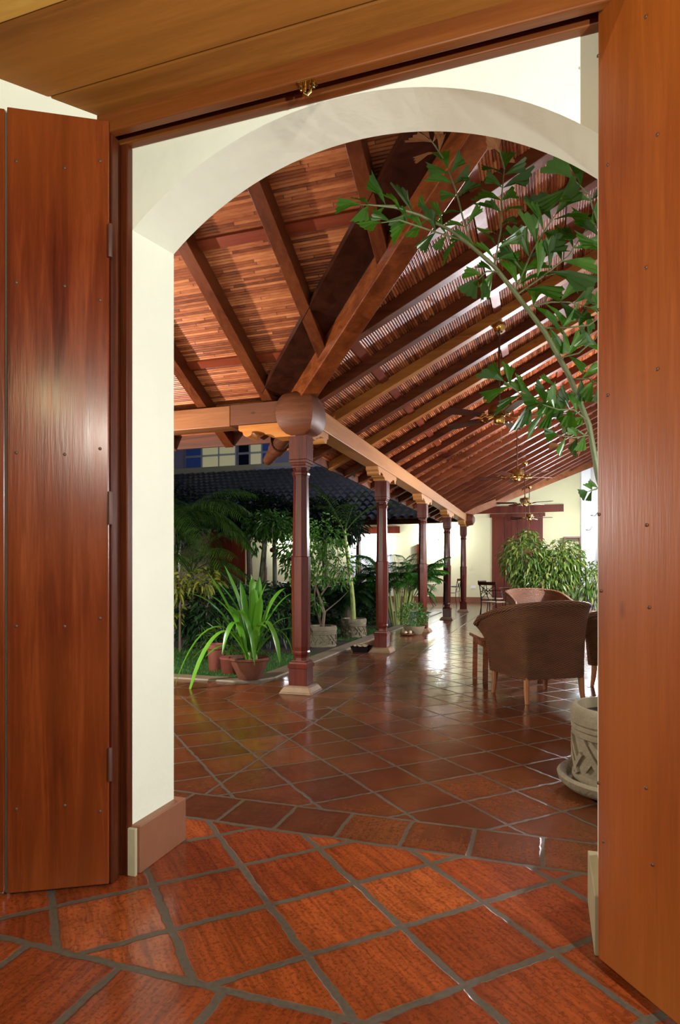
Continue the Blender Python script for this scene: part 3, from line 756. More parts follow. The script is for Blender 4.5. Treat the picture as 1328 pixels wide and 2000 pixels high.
# gutter ledge on top
tag(MB().box(-11.4, -7.6, YF - .1, YF + .1, 5.32, 5.44).build('gutter', M['ledge']), 'white gutter ledge above the dark tiled roof', 'gutter')
# upstairs building beyond with lit windows
tb = empty('upstairs_building', (-16, 24.4, 0)); tag(tb, 'lilac-white upper storey with windows beyond the tiled roof', 'building')
b = MB(); b.box(-26, -8.2, 24.3, 25.2, 4.2, 8.5); b.build('wall', M['plaster_town'], tb, world=True)
b = MB(); b.box(-9.6, -8.1, 23.9, 24.35, 5.3, 7.2); b.build('corner_block', M['white_paint'], tb, world=True)
def twin(x0, x1, z0, z1, panes):
    f = MB(); f.box(x0, x1, 24.22, 24.30, z0, z1); fo = f.build('window', M['white_paint'], tb, world=True)
    n = len(panes); w_ = (x1 - x0) / n
    for i, p in enumerate(panes):
        for kz in range(2):
            zz0 = z0 + .05 + kz * (z1 - z0) / 2; zz1 = z0 - .05 + (kz + 1) * (z1 - z0) / 2
            q = MB(); q.box(x0 + i * w_ + .05, x0 + (i + 1) * w_ - .05, 24.19, 24.225, zz0, zz1); q.build('pane', M[p], fo, world=True)
twin(-15.2, -12.7, 5.45, 7.0, ['blue_cloth', 'lit_pane', 'lit_pane'])
twin(-12.6, -10.9, 5.45, 7.0, ['dark_pane', 'lit_pane', 'blue_cloth'])
lamp('far_roof_fill', (-4.5, 19.0, 6.6), 130, (.75, .8, 1.0), .1)  # added light without a fixture, brightens roof tiles and upper building

# ------------------------------------------------------------------ CEILING FANS
def make_fan():
    r = empty('ceiling_fan', (0, 0, 0))
    tag(r, 'x', 'ceiling fan', 'brass ceiling fans down the corridor')
    # local origin at the motor centre; canopy overhead
    b = MB(); b.lathe([(.012, .80), (.035, .80), (.060, .825), (.068, .86), (.060, .885)], (0, 0, 0), 22); b.build('canopy', M['brass'], r, smooth=True)
    b = MB(); b.lathe([(.011, .06), (.011, .82)], (0, 0, 0), 12); b.build('rod', M['rod'], r, smooth=True)
    b = MB(); b.lathe([(.018, .095), (.022, .06), (.06, .055), (.105, .045), (.112, .03), (.112, -.03), (.10, -.045), (.05, -.05)], (0, 0, 0), 28); b.build('motor_housing', M['brass_dark'], r, smooth=True)
    b = MB(); b.lathe([(.05, -.045), (.058, -.06), (.052, -.068), (.056, -.075), (.056, -.12), (.048, -.135), (.02, -.14)], (0, 0, 0), 24); b.build('switch_housing', M['brass'], r, smooth=True)
    for i in range(5):
        a = R(12 + 72 * i); ca, sa = math.cos(a), math.sin(a)
        Mx = Matrix.Rotation(a, 4, 'Z') @ Matrix.Rotation(R(10), 4, 'X')
        b = MB(); N = 10; top = []
        prof = [(.21, .045), (.24, .055), (.45, .062), (.60, .068), (.635, .060), (.65, .035)]
        pl_ = [(x, w_) for x, w_ in prof] + [(x, -w_) for x, w_ in prof[::-1]]
        b.prism(pl_, 'z', -.068, -.060); b.v = [tuple(Mx @ Vector(p)) for p in b.v]; bl = b.build('blade', M['blade'], r)
        b = MB(); b.tube([(.06, 0, -.055), (.11, .012, -.075), (.15, -.01, -.082), (.20, .0, -.074)], [.010, .009, .008, .008], 8)
        b.tube([(.19, -.035, -.074), (.25, -.03, -.074)], .008, 6); b.tube([(.19, .035, -.074), (.25, .03, -.074)], .008, 6); b.tube([(.19, -.035, -.074), (.19, .035, -.074)], .008, 6)
        b.v = [tuple(Mx @ Vector(p)) for p in b.v]; b.build('blade_iron', M['brass'], r, smooth=True)
    b = MB(); b.lathe([(.0012, -.14), (.0012, -.30), (.005, -.305), (.005, -.325)], (.02, 0, 0), 6); b.build('pull_chain', M['brass'], r)
    return r
fan = make_fan()
fl_ = ['nearest brass ceiling fan with dark blades', 'second brass ceiling fan, hanging behind the nearest', 'third ceiling fan, just above the header beam', 'farthest ceiling fan, in front of the red plank door']
for i, yy in enumerate((6.55, 10.8, 15.0, 19.2)):
    f = fan if i == 0 else copy_tree(fan)
    f.location = (-.445, yy, 2.79); f.rotation_euler = (0, 0, R(-8 + 23 * i)); f['label'] = fl_[i]

# ------------------------------------------------------------------ PLANTERS
def relief_pot(r0, h, seed=0):
    # thick round cement pot with a raised band and a slanting key pattern
    b = MB(); prof = [(r0 * .91, 0), (r0 * .95, .01), (r0 * .97, h * .05), (r0 * .965, h * .11), (r0 * .93, h * .14), (r0 * .93, h * .60), (r0 * .975, h * .62), (r0 * .98, h * .66), (r0 * .955, h * .675), (r0 * .955, h * .69), (r0 * .985, h * .71), (r0 * .985, h * .75), (r0 * .97, h * .765), (r0 * 1.0, h * .79), (r0 * 1.0, h * .93), (r0 * .97, h * .98), (r0 * .93, h), (r0 * .87, h), (r0 * .84, h * .96), (r0 * .82, h * .86)]
    b.lathe(prof, (0, 0, 0), 56)
    return b
def relief(r, z0, z1, n):
    b = MB()
    def strip(t0, za, t1, zb_, w_):
        N = 6
        for i in range(N):
            u0, u1 = i / N, (i + 1) / N
            q = []
            for u in (u0, u1):
                t = t0 + (t1 - t0) * u; z = za + (zb_ - za) * u
                q.append((t, z))
            dt, dz = (t1 - t0) * r, zb_ - za; L = math.hypot(dt, dz); nt, nz_ = -dz / L * w_ / 2, dt / L * w_ / 2
            vs = []
            for (t, z) in q:
                for s in (-1, 1):
                    for rr_ in (r - .004, r + .014):
                        tt = t + s * nt / r; zz = z + s * nz_; vs.append((rr_ * math.cos(tt), rr_ * math.sin(tt), zz))
            b.add(vs, [(1, 3, 7, 5), (0, 1, 5, 4), (2, 6, 7, 3), (0, 2, 3, 1), (4, 5, 7, 6)])
    H_ = z1 - z0
    for k in range(n):
        t = 2 * PI * k / n; st = 2 * PI / n
        strip(t, z1, t + st * .75, z0, H_ * .16)
        strip(t + st * .30, z1 - H_ * .02, t + st * .30 + st * .5, z0 + H_ * .34, H_ * .13)
        strip(t + st * .52, z0 + H_ * .02, t + st * .95, z0 + H_ * .60, H_ * .13)
        strip(t + st * .10, z0 + H_ * .15, t + st * .32, z0 + H_ * .45, H_ * .13)
    strip(0, z0 + .004, 2 * PI, z0 + .0041, H_ * .06)
    return b
def stone_planter(loc, r0, h, label, n=9, saucer=False, mat='stone', rz=0):
    r = empty('cement_planter', loc, rz); tag(r, label, 'planter', 'carved cement planters')
    zz = .05 if saucer else 0
    b = relief_pot(r0, h); b.v = [(x, y, z + zz) for x, y, z in b.v]; b.build('pot', M[mat], r, smooth=True)
    b = relief(r0 * .935, h * .15 + zz, h * .60 + zz, n); b.build('carved_band', M[mat], r)
    b = MB(); b.lathe([(.001, h * .88 + zz), (r0 * .83, h * .87 + zz)], (0, 0, 0), 24, cap=False); b.build('soil', M['soil'], r)
    if saucer:
        b = MB(); b.lathe([(.22, 0), (r0 * 1.12, .03), (r0 * 1.22, .055), (r0 * 1.25, .085), (r0 * 1.20, .10), (r0 * 1.13, .09), (r0 * 1.05, .05), (.02, .045)], (0, 0, 0), 48); b.build('saucer', M[mat], r, smooth=True)
    return r
stone_planter((.396, 3.55, 0), .27, .40, 'big carved cement planter on a saucer, half hidden by right door', 9, True, rz=R(14))
stone_planter((-3.32, 9.22, -.03), .225, .33, 'smaller carved cement planter directly behind the nearest column', 8, mat='stone_dark')
stone_planter((-3.27, 10.72, -.03), .235, .34, 'carved cement planter holding the tall thin palm trunk', 9, mat='stone_dark', rz=.3)

# ------------------------------------------------------------------ leaf helpers
def frac_leaf(b, base, d, L, w_, up=(0, 0, 1), droop=.2, mi=0, seg=2):
    d = Vector(d).normalized(); u = Vector(up); sd = d.cross(u)
    if sd.length < 1e-3: sd = Vector((1, 0, 0))
    sd.normalize(); n = sd.cross(d)
    base = Vector(base); vs = [base]; 
    if seg == 1:
        m = base + d * L * .5 + n * 0 - Vector((0, 0, droop * L * .25)); t = base + d * L - Vector((0, 0, droop * L))
        vs = [base, m + sd * w_ / 2, t, m - sd * w_ / 2]; b.add(vs, [(0, 1, 2, 3)], mi); return
    m1 = base + d * L * .33 - Vector((0, 0, droop * L * .1)); m2 = base + d * L * .7 - Vector((0, 0, droop * L * .45)); t = base + d * L - Vector((0, 0, droop * L))
    vs = [base, m1 + sd * w_ / 2 + n * w_ * .12, m1 - sd * w_ / 2 + n * w_ * .12, m2 + sd * w_ * .42 + n * w_ * .1, m2 - sd * w_ * .42 + n * w_ * .1, t, m1, m2]
    b.add(vs, [(0, 1, 6), (0, 6, 2), (1, 3, 7, 6), (6, 7, 4, 2), (3, 5, 7), (7, 5, 4)], mi)
def rdir(rg, zlo=-.6, zhi=1.0):
    a = rg.uniform(0, 2 * PI); z = rg.uniform(zlo, zhi); r = math.sqrt(max(0, 1 - z * z)); return Vector((r * math.cos(a), r * math.sin(a), z))
def cloud(b, c, rad, n, L, w_, rg, droop=.3, shell=.5, seg=1, zlo=-1):
    c = Vector(c)
    for i in range(n):
        d = rdir(rg, zlo, 1); t = shell + (1 - shell) * rg.random() ** .6
        p = c + Vector((d.x * rad[0], d.y * rad[1], d.z * rad[2])) * t
        dd = (d + rdir(rg) * .8 + Vector((0, 0, -droop))).normalized()
        frac_leaf(b, p, dd, L * rg.uniform(.7, 1.25), w_ * rg.uniform(.8, 1.2), droop=droop, seg=seg, up=rdir(rg, .2, 1))
def strap(b, pts, w_, n=14, fold=.25, mi=0):
    # quadratic / cubic bezier strap leaf with a folded midrib
    P = [Vector(p) for p in pts]
    def bez(t):
        q = P[:]
        while len(q) > 1: q = [q[i].lerp(q[i + 1], t) for i in range(len(q) - 1)]
        return q[0]
    vs = []; fs = []
    for i in range(n + 1):
        t = i / n; p = bez(t); d = (bez(min(1, t + .02)) - bez(max(0, t - .02))).normalized()
        sd = d.cross(Vector((0, 0, 1)))
        if sd.length < .15: sd = Vector((.8, .6, 0))
        sd.normalize(); nn = sd.cross(d)
        ww = w_ * (.5 + .5 * min(1, t * 2.2)) * (1 - (max(0, t - .72) / .28) ** 2 * .93)
        ww = max(ww, .002)
        vs += [p - sd * ww / 2 + nn * ww * fold, p, p + sd * ww / 2 + nn * ww * fold]
    for i in range(n):
        a = 3 * i; fs += [(a, a + 1, a + 4, a + 3), (a + 1, a + 2, a + 5, a + 4)]
    b.add(vs, fs, mi)

# ------------------------------------------------------------------ STRAP-LEAVED PLANT in clay bowl
RX = Vector((math.cos(R(18.2)), math.sin(R(18.2)), 0)); FY = Vector((-math.sin(R(18.2)), math.cos(R(18.2)), 0))
bw = empty('clay_bowl', (-2.96, 5.95, .0)); tag(bw, 'wide weathered clay bowl on the curb left of nearest column', 'plant pot')
b = MB(); b.lathe([(.115, .02), (.125, .03), (.150, .09), (.190, .17), (.205, .215), (.222, .225), (.225, .245), (.210, .25), (.200, .24), (.185, .21), (.02, .20)], (0, 0, 0), 10, rot=.2); b.build('bowl', M['terracotta'], bw, smooth=True)
b = MB(); b.lathe([(.001, .222), (.195, .215)], (0, 0, 0), 16, cap=False); b.build('soil', M['soil'], bw)
lily = empty('strap_leaf_plant', (-2.96, 5.95, .215)); tag(lily, 'bright green strap-leaved plant arching out of the clay bowl', 'plant')
PX = 6.70 / 1219
def lp(px, py, dep): # offsets in metres from the plant foot, given as steps right / up / away
    return RX * (px * PX) + Vector((0, 0, py * PX)) + FY * dep
leaves = [ # control points (right, up) in units of ~5.5 mm, depth
    ([(-5, 0), (-30, 85), (-90, 90), (-132, -50)], .0, -.25, .055), ([(0, 0), (-25, 95), (-70, 60), (-96, -58)], -.05, -.5, .06),
    ([(-5, 0), (-30, 60), (-70, 115), (-125, 118)], .0, .1, .045), ([(-3, 5), (-20, 60), (-50, 110), (-82, 158)], .0, .05, .06),
    ([(-2, 5), (-8, 80), (-30, 120), (-52, 168)], .05, .15, .06), ([(0, 5), (-20, 70), (-40, 100), (-76, 118)], .0, -.1, .055),
    ([(3, 5), (0, 70), (10, 120), (0, 152)], .05, .1, .062), ([(5, 5), (5, 60), (20, 110), (32, 136)], .0, .0, .058),
    ([(8, 5), (15, 50), (20, 90), (26, 112)], -.02, -.15, .065), ([(8, 0), (20, 60), (55, 110), (80, 118)], .05, .2, .045),
    ([(10, 0), (25, 50), (50, 75), (78, 75)], .0, .0, .05), ([(10, 0), (25, 40), (60, 60), (88, 52)], .0, .15, .045),
    ([(10, 5), (20, 120), (55, 60), (62, 2)], -.05, -.3, .05), ([(10, 5), (30, 80), (70, 60), (80, 5)], .0, .1, .045),
    ([(12, 5), (20, 30), (32, 42), (45, 46)], .0, -.05, .02), ([(-8, 0), (-30, 40), (-55, 30), (-75, 10)], .0, -.2, .04),
    ([(0, 0), (-50, 130), (10, 110), (18, 0)], -.1, -.35, .05), ([(-2, 0), (-10, 90), (-25, 90), (-38, 20)], -.1, -.4, .05),
    ([(2, 5), (-6, 60), (-12, 100), (-22, 140)], .0, .15, .055), ([(4, 5), (8, 60), (12, 100), (10, 128)], .0, -.05, .06),
    ([(-6, 3), (-16, 30), (-30, 45), (-44, 60)], .0, -.1, .05), ([(0, 5), (-12, 80), (-36, 110), (-66, 140)], .1, .1, .055), ([(6, 5), (4, 50), (14, 110), (16, 148)], .1, .1, .06), ([(-4, 5), (-14, 60), (-30, 90), (-58, 96)], .05, .3, .05), ([(8, 5), (20, 80), (44, 120), (62, 126)], .1, .4, .05), ([(8, 5), (10, 40), (18, 80), (40, 60)], -.05, -.3, .05), ([(6, 3), (14, 40), (24, 70), (50, 90)], .0, .1, .055)]
b = MB()
for pts, d0, d1, w_ in leaves:
    n = len(pts); strap(b, [lp(px * 1.02, py * 1.08, d0 + (d1 - d0) * i / (n - 1)) for i, (px, py) in enumerate(pts)], w_ * 1.45, fold=.14)
b.build('leaf_cluster', M['leaf_lily'], lily, smooth=True, auto=False)
b = MB(); b.lathe([(.03, -.01), (.034, .02), (.026, .07), (.012, .10)], (0, 0, 0), 12); b.lathe([(.022, -.01), (.026, .02), (.018, .06), (.01, .08)], tuple(RX * .06), 12); b.build('bulb', M['cream_stem'], lily, smooth=True)
# two pinkish pots behind the bowl
rp = empty('clay_pot', (-3.70, 6.55, -.03)); tag(rp, 'tall rose-coloured clay pot standing on lawn left of the bowl', 'plant pot')
b = MB(); b.lathe([(.075, 0), (.08, .01), (.095, .26), (.108, .27), (.108, .32), (.095, .325), (.088, .27), (.01, .26)], (0, 0, 0), 20); b.build('pot', M['pinkpot'], rp, smooth=True)
rp = empty('clay_pot', (-3.42, 6.42, -.03)); tag(rp, 'low rose clay pot tucked directly behind the clay bowl', 'plant pot')
b = MB(); b.lathe([(.10, 0), (.11, .01), (.13, .17), (.14, .18), (.14, .20), (.12, .2), (.01, .18)], (0, 0, 0), 20); b.build('pot', M['pinkpot'], rp, smooth=True)
# rock bowl next to second column
rb = empty('rock_bowl', (-2.50, 8.60, 0)); tag(rb, 'black square bowl of pale stones left of second column', 'bowl')
b = MB(); sq(b, [(.10, 0), (.13, .075), (.135, .08), (.125, .08), (.12, .06)]); b.build('bowl', M['iron'], rb)
rg = random.Random(9)
def pebble(b, c, r, rg):
    vs = []; fs = []
    sx, sy, sz = rg.uniform(.8, 1.3), rg.uniform(.8, 1.3), rg.uniform(.5, .8)
    for i in range(6):
        a = -PI / 2 + PI * i / 5
        for k in range(8):
            t = 2 * PI * k / 8; q = r * (1 + rg.uniform(-.1, .1)); vs.append((c[0] + q * sx * math.cos(a) * math.cos(t), c[1] + q * sy * math.cos(a) * math.sin(t), c[2] + q * sz * math.sin(a)))
    for i in range(5):
        for k in range(8): fs.append((i * 8 + k, i * 8 + (k + 1) % 8, i * 8 + 8 + (k + 1) % 8, i * 8 + 8 + k))
    b.add(vs, fs)
M['pebble'] = plain('river_stone', (.42, .33, .22), .4, bumps=.2, bscale=20, var=.4)
ROOT['x'] = (0, 0, 0)
for i in range(9):
    b = MB(); pebble(b, (0, 0, 0), .03, rg); o = b.build('stone', M['pebble'], smooth=True, auto=False); o.location = (-2.50 + rg.uniform(-.08, .08), 8.60 + rg.uniform(-.08, .08), .088)
    tag(o, 'small pale stone lying in the black square bowl by second column', 'stone', 'stones in the black bowl')
# bush planter and clay dish by third column
bp = empty('cement_bowl', (-2.28, 11.28, 0)); tag(bp, 'round grey cement bowl in front of third column', 'planter')
b = MB(); b.lathe([(.13, 0), (.15, .02), (.19, .12), (.20, .15), (.18, .155), (.16, .13), (.01, .13)], (0, 0, 0), 24); b.build('bowl', M['stone'], bp, smooth=True)
bs = empty('low_bush', (-2.30, 11.28, .13)); tag(bs, 'feathery light green bush growing in the cement bowl by third column', 'plant')
b = MB(); cloud(b, (0, 0, .22), (.28, .28, .24), 1500, .06, .012, rg, .1, .3); b.build('foliage', M['leaf_areca'], bs)
cd = empty('clay_dish', (-2.36, 11.02, 0)); tag(cd, 'shallow clay dish on floor before the cement bowl', 'dish')
b = MB(); b.lathe([(.08, 0), (.12, .02), (.125, .035), (.11, .035), (.01, .02)], (0, 0, 0), 20); b.build('dish', M['terracotta'], cd, smooth=True)
for i in range(2):
    b = MB(); pebble(b, (0, 0, 0), .045, rg); o = b.build('stone', M['pebble'], smooth=True, auto=False); o.location = (-2.38 + i * .08, 11.0 + i * .03, .055)
    tag(o, ['rounded stone at left in the shallow clay dish', 'rounded stone at right in the shallow clay dish'][i], 'stone', 'stones in the clay dish')

# ------------------------------------------------------------------ FISHTAIL PALM in the right planter
fp = empty('fishtail_palm', (.396, 3.55, .38)); tag(fp, 'tall fishtail palm with jagged leaflets arching over the corridor mouth', 'palm')
def W(u, v, zc): # scene point from direction in steps of the photograph's focal length
    r = (u - 664) / 1219; a = R(18.2)
    return Vector((zc * (-math.sin(a) + r * math.cos(a)), zc * (math.cos(a) + r * math.sin(a)), 1.15 + (1116 - v) / 1219 * zc))
stem = [Vector((.396, 3.55, .38)), Vector((.40, 3.52, .9)), W(1205, 1060, 3.22), W(1168, 930, 3.2), W(1150, 830, 3.2), W(1112, 735, 3.18), W(1065, 650, 3.15), W(1005, 570, 3.1), W(965, 520, 3.05), W(920, 480, 3.0), W(880, 450, 2.97), W(820, 420, 2.94), W(770, 405, 2.92), W(720, 400, 2.9)]
b = MB(); b.tube(stem, [.022, .020, .016, .015, .014, .013, .012, .011, .010, .0085, .007, .006, .005, .003], 10); b.build('stem', M['stem'], fp, smooth=True, world=True)
def fishleaf(b, base, d, nrm, L, w_, rg):
    # wedge with a ragged, toothed far edge, slightly folded
    d = Vector(d).normalized(); s = d.cross(Vector(nrm)).normalized(); n = s.cross(d)
    skew = rg.uniform(-.35, .35); T = 7; rim = []
    for i in range(T + 1):
        e = -1 + 2 * i / T; far = L * (.90 + skew * e * .8 + (.06 if i % 2 else -.03))
        rim.append(base + d * far + s * (e * w_ / 2) * (1 + .1 * rg.random()) + n * (abs(e) * w_ * .10 - L * .06) + Vector((0, 0, -L * .10)))
    mid = [base + d * L * .4 + s * (e * w_ * .26) + n * (abs(e) * w_ * .09) for e in (-.85, -.3, .3, .85)]
    vs = [base] + mid + rim; fs = [(0, 2, 1), (0, 3, 2), (0, 4, 3)]
    m = [1, 1, 2, 2, 3, 3, 4, 4]
    for i in range(T):
        a, c = m[i], m[i + 1]
        if a == c: fs.append((a, 5 + i + 1, 5 + i))
        else: fs.append((a, c, 5 + i + 1, 5 + i))
    b.add(vs, fs)
def pinna(b, bs_, pts, zc0, zc1, Ls, rg, w_=1.0):
    mat = M['leaf_brown'] if b is bb else M['leaf_fish']
    b = MB(); bs_ = MB()
    P = [W(u, v, zc0 + (zc1 - zc0) * i / max(1, len(pts) - 1)) for i, (u, v) in enumerate(pts)]
    bs_.tube(P, [.004] * (len(P) - 1) + [.002], 6)
    tot = 0; 
    for i in range(len(P) - 1):
        seg = P[i + 1] - P[i]; n = max(1, int(seg.length / .055))
        for k in range(n):
            p = P[i].lerp(P[i + 1], (k + .5) / n)
            for sgn in (-1, 1):
                if rg.random() < .12: continue
                side = seg.normalized().cross(FY).normalized() * sgn
                d = (seg.normalized() * rg.uniform(.4, .9) + side * rg.uniform(.6, 1.0) + FY * rg.uniform(-.5, .5))
                nrm = (FY * -1 + rdir(rg) * .7).normalized()
                fishleaf(b, p, d, nrm, Ls * rg.uniform(.85, 1.4), Ls * w_ * rg.uniform(.42, .72), rg)
    d = (P[-1] - P[-2]).normalized(); fishleaf(b, P[-1], d, (FY * -1 + rdir(rg) * .5), Ls * 1.1, Ls * .9, rg)
    so = bs_.build('side_stem', M['stem'], fp, world=True); b.build('leaflets', mat, so, world=True)
rg = random.Random(21); bl = MB(); bs_ = MB(); bb = MB()
pinna(bl, bs_, [(880, 450), (820, 422), (770, 402), (705, 400)], 2.97, 2.90, .115, rg)
pinna(bl, bs_, [(905, 470), (840, 450), (780, 430), (745, 435)], 3.0, 2.85, .10, rg)
pinna(bl, bs_, [(925, 485), (905, 430), (890, 370), (875, 330)], 3.0, 3.05, .115, rg)
pinna(bl, bs_, [(965, 520), (978, 450), (980, 380), (985, 330)], 3.05, 3.15, .125, rg)
pinna(bl, bs_, [(1005, 570), (1040, 490), (1070, 440), (1085, 420)], 3.1, 3.0, .15, rg)
pinna(bl, bs_, [(975, 530), (950, 530), (935, 545)], 3.05, 3.0, .11, rg)
pinna(bl, bs_, [(1010, 575), (1060, 540), (1110, 500), (1150, 440)], 3.1, 3.0, .16, rg)
pinna(bl, bs_, [(1030, 600), (1075, 590), (1110, 590), (1150, 600)], 3.12, 3.2, .13, rg)
pinna(bl, bs_, [(1060, 640), (1110, 640), (1150, 635), (1185, 610)], 3.15, 3.1, .13, rg)
pinna(bl, bs_, [(1090, 700), (1130, 690), (1165, 660)], 3.15, 3.0, .12, rg)
pinna(bl, bs_, [(1130, 770), (1080, 770), (1030, 780), (985, 745)], 3.18, 3.1, .125, rg)
pinna(bl, bs_, [(1145, 820), (1120, 800), (1090, 800), (1060, 790)], 3.18, 3.0, .125, rg)
pinna(bl, bs_, [(1120, 740), (1150, 740), (1180, 760)], 3.18, 3.0, .13, rg)
pinna(bl, bs_, [(1150, 850), (1120, 855), (1090, 850)], 3.2, 3.1, .085, rg)
pinna(bl, bs_, [(1170, 950), (1165, 955), (1148, 960)], 3.2, 3.1, .07, rg)
pinna(bl, bs_, [(1180, 500), (1165, 430), (1150, 380), (1120, 350)], 3.0, 2.95, .15, rg)
pinna(bb, bs_, [(865, 310), (850, 285), (840, 272)], 3.05, 3.05, .12, rg)
pinna(bb, bs_, [(985, 330), (980, 310), (975, 290)], 3.15, 3.15, .12, rg)
pinna(bb, bs_, [(1150, 840), (1120, 870), (1095, 870)], 3.2, 3.2, .06, rg)

# ------------------------------------------------------------------ WICKER CHAIRS
def wicker_mat():
    t = NT('brown_wicker'); uv = t.n('ShaderNodeUVMap').outputs[0]
    sep = t.n('ShaderNodeSeparateXYZ'); t.l(uv, sep.inputs[0])
    u = t.math('MULTIPLY', sep.outputs[0], 72.0); v = t.math('MULTIPLY', sep.outputs[1], 190.0)
    ph = t.math('MULTIPLY', t.math('FLOOR', t.math('DIVIDE', v, 1.0)), PI)
    wv = t.math('SINE', t.math('ADD', t.math('MULTIPLY', u, PI), ph))
    st = t.math('ABSOLUTE', t.math('SINE', t.math('MULTIPLY', v, PI)))
    h = t.math('MULTIPLY', t.math('MULTIPLY_ADD', wv, .5, .6), st)
    n = t.noise(t.mapping(uv, (6, 14, 1)), 1.0, 3)
    c = t.ramp(t.math('MULTIPLY', h, t.math('MULTIPLY_ADD', n, 1.2, .3)), [(.10, (.035, .011, .003)), (.45, (.18, .060, .017)), (.9, (.42, .17, .05))])
    t.l(c, t.b.inputs['Base Color']); t.setb(Roughness=.5); t.bump(h, 1.0, .012); return t.m
M['wicker'] = wicker_mat()
def rim_t(hw, hd, rc, N=60):
    # U shaped plan from left front, round the back, to right front (chair faces +y)
    pts = []; 
    L1 = hd * 2 - rc; arc = PI / 2 * rc; L2 = 2 * hw - 2 * rc; tot = 2 * L1 + 2 * arc + L2
    for i in range(N + 1):
        s = tot * i / N
        if s < L1: pts.append((-hw, hd - s))
        elif s < L1 + arc: a = (s - L1) / rc; pts.append((-hw + rc - rc * math.cos(a), -hd + rc - rc * math.sin(a)))
        elif s < L1 + arc + L2: pts.append((-hw + rc + (s - L1 - arc), -hd))
        elif s < L1 + 2 * arc + L2: a = (s - L1 - arc - L2) / rc; pts.append((hw - rc + rc * math.sin(a), -hd + rc - rc * math.cos(a)))
        else: pts.append((hw, -hd + rc + (s - L1 - 2 * arc - L2)))
    return pts
def make_wicker():
    r = empty('wicker_armchair', (0, 0, 0)); tag(r, 'x', 'armchair', 'brown wicker armchairs')
    N = 60; bot = rim_t(.31, .30, .05, N); top = rim_t(.43, .40, .30, N); K = 16
    def H(i):
        t = i / N; e = abs(t - .5) * 2   # 0 back, 1 arm fronts
        return .875 - .19 * (e ** 1.8) - (.0 if e < .93 else (e - .93) * .6)
    b = MB(); vs = []; fs = []; uv = []
    def surf(i, k, inset=0.0, zlo=.21):
        f = k / K; z = zlo + (H(i) - zlo) * f
        fl2 = .10 * f + .90 * f ** 3.2   # the sides stay upright and flare out near the rim
        x = bot[i][0] + (top[i][0] - bot[i][0]) * fl2; y = bot[i][1] + (top[i][1] - bot[i][1]) * fl2
        L = math.hypot(x, y) or 1; return (x - x / L * inset, y - y / L * inset, z)
    for i in range(N + 1):
        for k in range(K + 1): vs.append(surf(i, k)); uv.append((i / N * 1.0, k / K * .44))
    for i in range(N):
        for k in range(K): a = i * (K + 1) + k; fs.append((a, a + K + 1, a + K + 2, a + 1))
    o = len(vs)
    for i in range(N + 1):
        for k in range(K + 1): vs.append(surf(i, k, .045, .36)); uv.append((i / N * 1.0, k / K * .44))
    for i in range(N):
        for k in range(K): a = o + i * (K + 1) + k; fs.append((a + 1, a + K + 2, a + K + 1, a))
    # front closing faces of the arms
    b.add(vs, fs); b.uv = uv; b.build('woven_shell', M['wicker'], r, smooth=True, auto=False)
    # rolled rim
    b = MB(); pts = []
    for i in range(N + 1):
        p = surf(i, K, .02); pts.append((p[0], p[1], p[2]))
    b.tube(pts, [.026] * (N + 1), 12); b.uv = [(j // 12 / 60 * 1.0, (j % 12) / 12 * .08) for j in range(len(b.v))]; b.build('rolled_rim', M['wicker'], r, smooth=True, auto=False)
    b = MB()
    for s in (-1, 1):
        b = MB(); b.bar((s * .285, .295, .21), (s * .33, .33, .66), .055, .05)
        b.uv = [(x * 1.0, z * .6) for x, y, z in b.v]; b.build('arm_front', M['wicker'], r, bevel=.012)
    b = MB(); b.box(-.30, .30, -.28, .30, .21, .385); b.uv = [(x * 1.0 + y, z * .6) for x, y, z in b.v]; b.build('seat_box', M['wicker'], r, bevel=.01)
    b = MB(); b.box(-.27, .27, -.24, .30, .385, .46); b.build('seat_cushion', M['cushion'], r, bevel=.025)
    for sx, sy in ((-1, -1), (1, -1), (-1, 1), (1, 1)):
        b = MB(); b.bar((sx * .275, sy * .27, .23), (sx * .275, sy * .285 - .0, .0), .045, .04, up=(0, 1, 0))
        b = MB(); b.tube([(sx * .272, sy * .268, .24), (sx * .277, sy * .275, .1), (sx * .282, sy * .29, 0)], [.028, .024, .018], 8); b.build('leg', M['rattan_leg'], r, smooth=True)
    return r
M['cushion'] = plain('cream_cushion', (.45, .36, .25), .9, bumps=.2, bscale=60)
wc = make_wicker(); wc.location = (-.075, 6.02, 0); wc.rotation_euler = (0, 0, R(33.5)); wc['label'] = 'nearest brown wicker armchair, seen from behind with a flared rim'
c2 = copy_tree(wc); c2.location = (-.12, 9.6, 0); c2.rotation_euler = (0, 0, R(200)); c2['label'] = 'wicker armchair facing the viewer, its orange-brown back rising beyond the nearest chair'
c3 = copy_tree(wc); c3.location = (.80, 6.95, 0); c3.rotation_euler = (0, 0, R(75)); c3['label'] = 'wicker armchair at right, partly hidden by the nearest chair and door'
# low wooden table behind the nearest chair
tb_ = empty('coffee_table', (-.40, 6.97, 0), R(18)); tag(tb_, 'low red-brown wooden table whose corner shows left of nearest wicker chair', 'table')
b = MB(); b.box(-.34, .34, -.30, .30, .43, .465); b.build('tabletop', M['tabletop'], tb_, bevel=.006)
b = MB(); b.box(-.30, .30, -.27, -.25, .36, .43); b.box(-.30, .30, .25, .27, .36, .43); b.box(-.30, -.28, -.25, .25, .36, .43); b.box(.28, .30, -.25, .25, .36, .43); b.build('apron', M['tabletop'], tb_)
for sx in (-1, 1):
    for sy in (-1, 1):
        b = MB(); b.bar((sx * .28, sy * .25, .43), (sx * .285, sy * .255, 0), .045, .045, up=(0, 1, 0)); b.build('leg', M['tabletop'], tb_)

